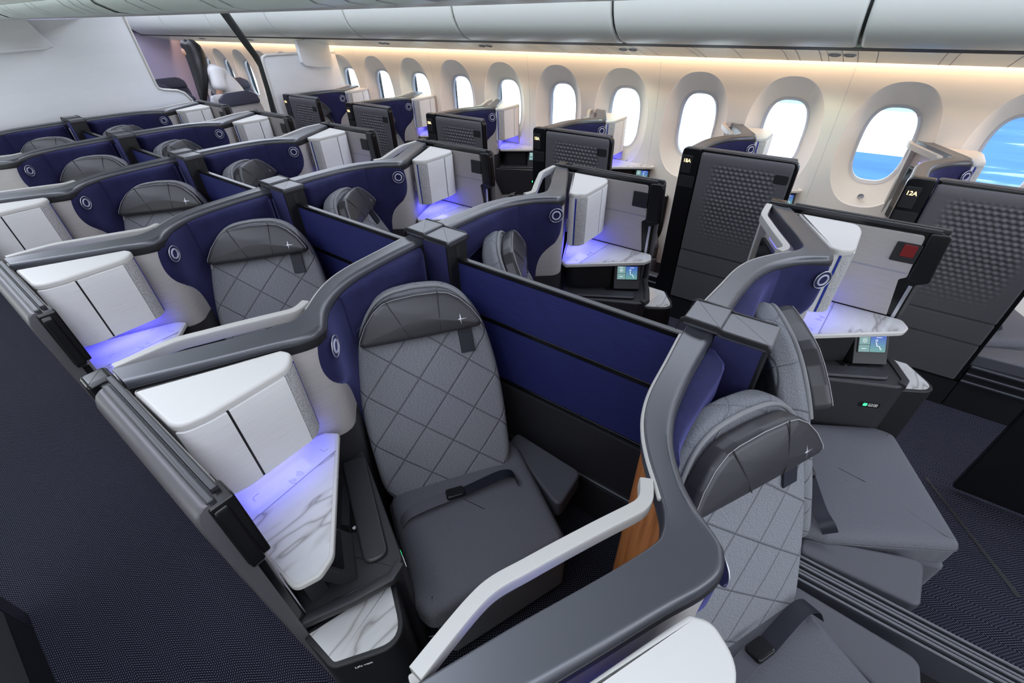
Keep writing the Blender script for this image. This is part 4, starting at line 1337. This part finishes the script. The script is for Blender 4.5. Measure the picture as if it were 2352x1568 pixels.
# ------------------------------------------------------------------ the standing woman
def skin_mesh(name, pts, edges, mat_, sub=2):
    me = bpy.data.meshes.new(name)
    me.from_pydata([(x, y, z - FZ) for x, y, z, r in pts], edges, [])
    o = bpy.data.objects.new(name, me); COL.objects.link(o)
    bpy.context.view_layer.objects.active = o
    sm = o.modifiers.new('skin', 'SKIN'); sm.use_smooth_shade = True
    L = me.skin_vertices[0].data if me.skin_vertices else None
    for i, p in enumerate(pts):
        r = p[3]; L[i].radius = r if isinstance(r, tuple) else (r, r)
    L[0].use_root = True
    ss = o.modifiers.new('sub', 'SUBSURF'); ss.levels = sub; ss.render_levels = sub
    dg = bpy.context.evaluated_depsgraph_get()
    nm = bpy.data.meshes.new_from_object(o.evaluated_get(dg))
    o.modifiers.clear(); o.data = nm
    for p in nm.polygons: p.use_smooth = True
    nm.materials.clear(); nm.materials.append(mat_)
    return o


bx, by = 1.93, 6.62
body = [(bx + .14, by, .98, (.150, .115)), (bx + .07, by, 1.12, (.125, .10)), (bx - .03, by, 1.28, (.135, .10)), (bx - .11, by, 1.42, (.10, .08)), (bx - .165, by, 1.48, .05), (bx - .205, by, 1.54, (.058, .055)),
        (bx - .225, by, 1.62, (.082, .078)), (bx - .225, by, 1.69, (.062, .062)),
        (bx - .08, by - .16, 1.40, .052), (bx - .13, by - .20, 1.17, .040), (bx - .24, by - .16, 1.00, .032), (bx - .30, by - .14, .94, .028),
        (bx - .10, by + .16, 1.40, .055), (bx + .02, by + .24, 1.20, .042), (bx + .16, by + .22, 1.10, .033), (bx + .23, by + .20, 1.07, .028),
        (bx + .13, by - .09, .88, .09), (bx + .10, by - .10, .52, .062), (bx + .12, by - .10, .14, .045), (bx + .0, by - .10, .095, .030),
        (bx + .13, by + .09, .88, .09), (bx + .12, by + .10, .52, .062), (bx + .14, by + .10, .14, .045), (bx + .02, by + .10, .095, .030),
        (bx - .30, by, 1.628, .018), (bx - .285, by, 1.565, .028)]
bedges = [(0, 1), (1, 2), (2, 3), (3, 4), (4, 5), (5, 6), (6, 7), (3, 8), (8, 9), (9, 10), (10, 11), (3, 12), (12, 13), (13, 14), (14, 15), (0, 16), (16, 17), (17, 18), (18, 19), (0, 20), (20, 21), (21, 22), (22, 23), (6, 24), (5, 25)]
# hands: palm and fingers as short chains at both wrists
for wi, (hx, hy, hz), d in ((11, (bx - .30, by - .14, .94), Vector((-.9, .1, -.35))), (15, (bx + .23, by + .20, 1.07), Vector((.85, -.2, -.3)))):
    d.normalize(); sdv = d.cross(UPZ).normalized()
    i0 = len(body); c = Vector((hx, hy, hz)) + d * .06
    body.append((c.x, c.y, c.z, .022)); bedges.append((wi, i0))
    for q, ln in ((-.030, .055), (-.010, .07), (.010, .075), (.030, .065)):
        a = c + sdv * q + d * .035; b = a + d * ln * .6 - UPZ * .008; e = b + d * ln * .4 - UPZ * .02
        n0 = len(body)
        body += [(a.x, a.y, a.z, .0095), (b.x, b.y, b.z, .0085), (e.x, e.y, e.z, .007)]
        bedges += [(i0, n0), (n0, n0 + 1), (n0 + 1, n0 + 2)]
    a = c + sdv * .034 - d * .02; b = a + sdv * .025 + d * .04; n0 = len(body)
    body += [(a.x, a.y, a.z, .011), (b.x, b.y, b.z, .0085)]; bedges += [(i0, n0), (n0, n0 + 1)]
wm = skin_mesh('person', body, bedges, M['skin'])
wm['label'] = 'woman with long black hair and white blouse leaning over rear cabin seats'; wm['category'] = 'person'


def lay(rings, name, mat_):
    mb = MB(); R = []
    for cx, cy, z, rx, ry in rings:
        R.append([(cx + rx * math.cos(2 * PI * k / 20), cy + ry * math.sin(2 * PI * k / 20) , z + .012 * math.sin(6 * PI * k / 20)) for k in range(20)])
    o = bpy.data.objects.new(name, mesh_of(mb.loft(R), name, mat_, 60)); COL.objects.link(o); o.parent = wm
    return o


lay([(bx - .19, by - .01, 1.745, .02, .02), (bx - .19, by - .01, 1.737, .072, .075), (bx - .185, by - .01, 1.695, .105, .108), (bx - .175, by - .014, 1.62, .112, .116), (bx - .185, by - .04, 1.54, .108, .11), (bx - .215, by - .08, 1.45, .098, .10),
     (bx - .25, by - .10, 1.33, .080, .075), (bx - .285, by - .11, 1.22, .060, .055), (bx - .315, by - .11, 1.12, .036, .032), (bx - .335, by - .11, 1.05, .012, .012)], 'hair', M['hair'])
sh = skin_mesh('blouse', [(bx + .15, by, .96, (.21, .17)), (bx + .10, by, 1.12, (.24, .19)), (bx + .02, by, 1.27, (.225, .17)), (bx - .09, by, 1.40, (.15, .12)), (bx - .13, by, 1.455, .085),
                          (bx - .07, by - .16, 1.39, .095), (bx - .11, by - .20, 1.19, .095), (bx - .06, by + .17, 1.39, .085), (bx + .10, by + .22, 1.24, .115), (bx + .24, by + .18, 1.14, .11)],
               [(0, 1), (1, 2), (2, 3), (3, 4), (3, 5), (5, 6), (3, 7), (7, 8), (8, 9)], M['shirt'])
sh.parent = wm
tr = skin_mesh('trousers', [(bx + .14, by, 1.0, (.165, .125)), (bx + .13, by - .09, .88, .105), (bx + .10, by - .10, .52, .08), (bx + .12, by - .10, .16, .065), (bx + .13, by + .09, .88, .105), (bx + .12, by + .10, .52, .08), (bx + .14, by + .10, .16, .065)],
               [(0, 1), (1, 2), (2, 3), (0, 4), (4, 5), (5, 6)], M['trousers'])
tr.parent = wm

# ------------------------------------------------------------------ small loose things
tg = MB().slab(fillet([(-.012, -.010), (.008, -.010), (.014, 0), (.008, .010), (-.012, .010)], .003, 2), (Vector((-.862, .190, .113)), Vector((.95, -.3, 0)).normalized(), Vector((.25, .8, .5)).normalized(), Vector((-.1, -.5, .85)).normalized()), 0, .003, .001)
tag_o = solo('security_tag', tg, M['tag'], 'small white tag on a string on the floor beside the console nose', 'tag')
o_ = bpy.data.objects.new('string', mesh_of(MB().tube(spline([(-.850, .187, .114), (-.835, .165, .128), (-.80, .14, .120), (-.765, .12, .100), (-.735, .095, FZ + .004)], 4), .0016, 5), 'string', M['stitch'])); COL.objects.link(o_); o_.parent = tag_o
cd = MB().box(2.34, 2.46, -1.74, -1.58, FZ, FZ + .003)
card = solo('safety_card', cd, M['tag'], 'printed sheet lying on the floor at the right edge of the picture', 'card')
ln = MB()
for k in range(5): ln.box(2.355, 2.445, -1.72 + .027 * k, -1.708 + .027 * k, FZ + .003, FZ + .0034)
o_ = bpy.data.objects.new('printed_lines', mesh_of(ln, 'printed_lines', M['mark'])); COL.objects.link(o_); o_.parent = card
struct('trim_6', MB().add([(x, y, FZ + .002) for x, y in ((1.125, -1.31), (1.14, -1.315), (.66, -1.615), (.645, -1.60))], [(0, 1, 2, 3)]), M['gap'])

# ------------------------------------------------------------------ outside
M['ground'] = mat('apron', (.75, .76, .78), .8)
m = M['ground']; _t = nd(m, 'ShaderNodeTexCoord'); _s = nd(m, 'ShaderNodeSeparateXYZ'); lk(m, _t.outputs['Object'], _s.inputs[0])
def lt_(v, a): return math_n(m, 'LESS_THAN', v, a)
_k = math_n(m, 'MAXIMUM', math_n(m, 'MULTIPLY', lt_(_s.outputs[0], 22.5), lt_(_s.outputs[1], .9)), math_n(m, 'MULTIPLY', lt_(_s.outputs[0], 60), lt_(_s.outputs[1], -2.6)))
_far = math_n(m, 'MULTIPLY', math_n(m, 'GREATER_THAN', _s.outputs[0], 33), lt_(_s.outputs[1], 6))
_c1 = mixc(m, math_n(m, 'MULTIPLY', _far, .9), (.75, .76, .78), (.10, .30, .36))
_nz = noise(m, coords(m, scale=(.5, .15, 1)), 1.2, 4)
_bl = ramp(m, _nz, [(.35, (.008, .07, .20)), (.60, (.02, .10, .25)), (.68, (.3, .4, .5))])
lk(m, mixc(m, _k, _c1, _bl), bsdf(m).inputs['Base Color'])
gm = MB().box(3.2, 120, -60, 160, -3.1, -3.0)
struct('ground', gm, M['ground'])

# ------------------------------------------------------------------ light
w = bpy.data.worlds.new('World'); sc.world = w; w.use_nodes = True
bg = w.node_tree.nodes['Background']; bg.inputs[0].default_value = (.80, .90, 1, 1); bg.inputs[1].default_value = 2.2


def area(name, loc, rot, sx, sy, power, col, label=None, spread=None):
    l = bpy.data.lights.new(name, 'AREA'); l.shape = 'RECTANGLE'; l.size = sx; l.size_y = sy; l.energy = power; l.color = col
    if spread: l.spread = spread
    o = bpy.data.objects.new(name, l); COL.objects.link(o); o.location = (loc[0], loc[1], loc[2] - FZ); o.rotation_euler = rot
    return o


sun = bpy.data.lights.new('sun', 'SUN'); sun.energy = 8; sun.color = (1, .96, .9); sun.angle = .01
so = bpy.data.objects.new('sun', sun); COL.objects.link(so); so.rotation_euler = (math.radians(10), math.radians(-25), 0)
for x in (-1.35, 1.35):
    area('ceiling_light', (x, 1.2, 2.33), (0, 0, 0), .55, 15.8, 122, (.80, .86, 1))
area('sidewall_light', (2.642, 1.8, 1.715), (0, math.radians(-20), 0), .018, 15.0, 24, (1, .64, .38))
area('added_front_fill', (.0, -6.4, 1.75), (math.radians(90), 0, 0), 4.6, .9, 62, (.86, .90, 1))  # fill added behind the camera to brighten faces turned forward
area('left_window_fill', (-2.74, 1.2, 1.15), (0, math.radians(-90), 0), .42, 15.8, 66, (.88, 1, .93))  # side fill added in place of unbuilt left windows, brightens faces turned left
for x, y in blue_spots:
    area('console_light', (x, y, .948), (0, 0, 0), .20, .06, .55, (.10, .10, 1))

for b in range(0, 6):
    sl = bpy.data.lights.new('reading_spot', 'SPOT'); sl.energy = 5; sl.color = (.78, 1, .80); sl.spot_size = math.radians(95); sl.spot_blend = .8; sl.shadow_soft_size = .03
    so_ = bpy.data.objects.new('reading_spot', sl); COL.objects.link(so_); so_.location = (2.40, SEAM0 + BINL * b + .08, 1.70 - FZ); so_.rotation_euler = (0, math.radians(-14), 0)

# ------------------------------------------------------------------ camera (solved from the row spacing)
cam = bpy.data.cameras.new('camera'); co = bpy.data.objects.new('camera', cam); COL.objects.link(co)
yaw, pit, rol = 0.918111, 0.646270, -0.026565
f = Vector((math.sin(yaw) * math.cos(pit), math.cos(yaw) * math.cos(pit), -math.sin(pit)))
rt = Vector((math.cos(yaw), -math.sin(yaw), 0)); up = rt.cross(f)
r2 = rt * math.cos(rol) + up * math.sin(rol); u2 = up * math.cos(rol) - rt * math.sin(rol)
co.matrix_world = Matrix(((r2.x, u2.x, -f.x, -1.158), (r2.y, u2.y, -f.y, -.487), (r2.z, u2.z, -f.z, 3.173 - 1.2 - FZ), (0, 0, 0, 1)))
cam.sensor_width = 36; cam.lens = 15.52; cam.clip_start = .02; cam.clip_end = 400
sc.camera = co
sc.view_settings.view_transform = 'Standard'; sc.view_settings.look = 'None'
sc.view_settings.exposure = 0.32; sc.view_settings.gamma = 1; sc.view_settings.use_curve_mapping = False
sc.cycles.max_bounces = 7; sc.cycles.diffuse_bounces = 4; sc.cycles.glossy_bounces = 3; sc.cycles.transparent_max_bounces = 8
sc.cycles.caustics_reflective = False; sc.cycles.caustics_refractive = False; sc.cycles.sample_clamp_indirect = 6
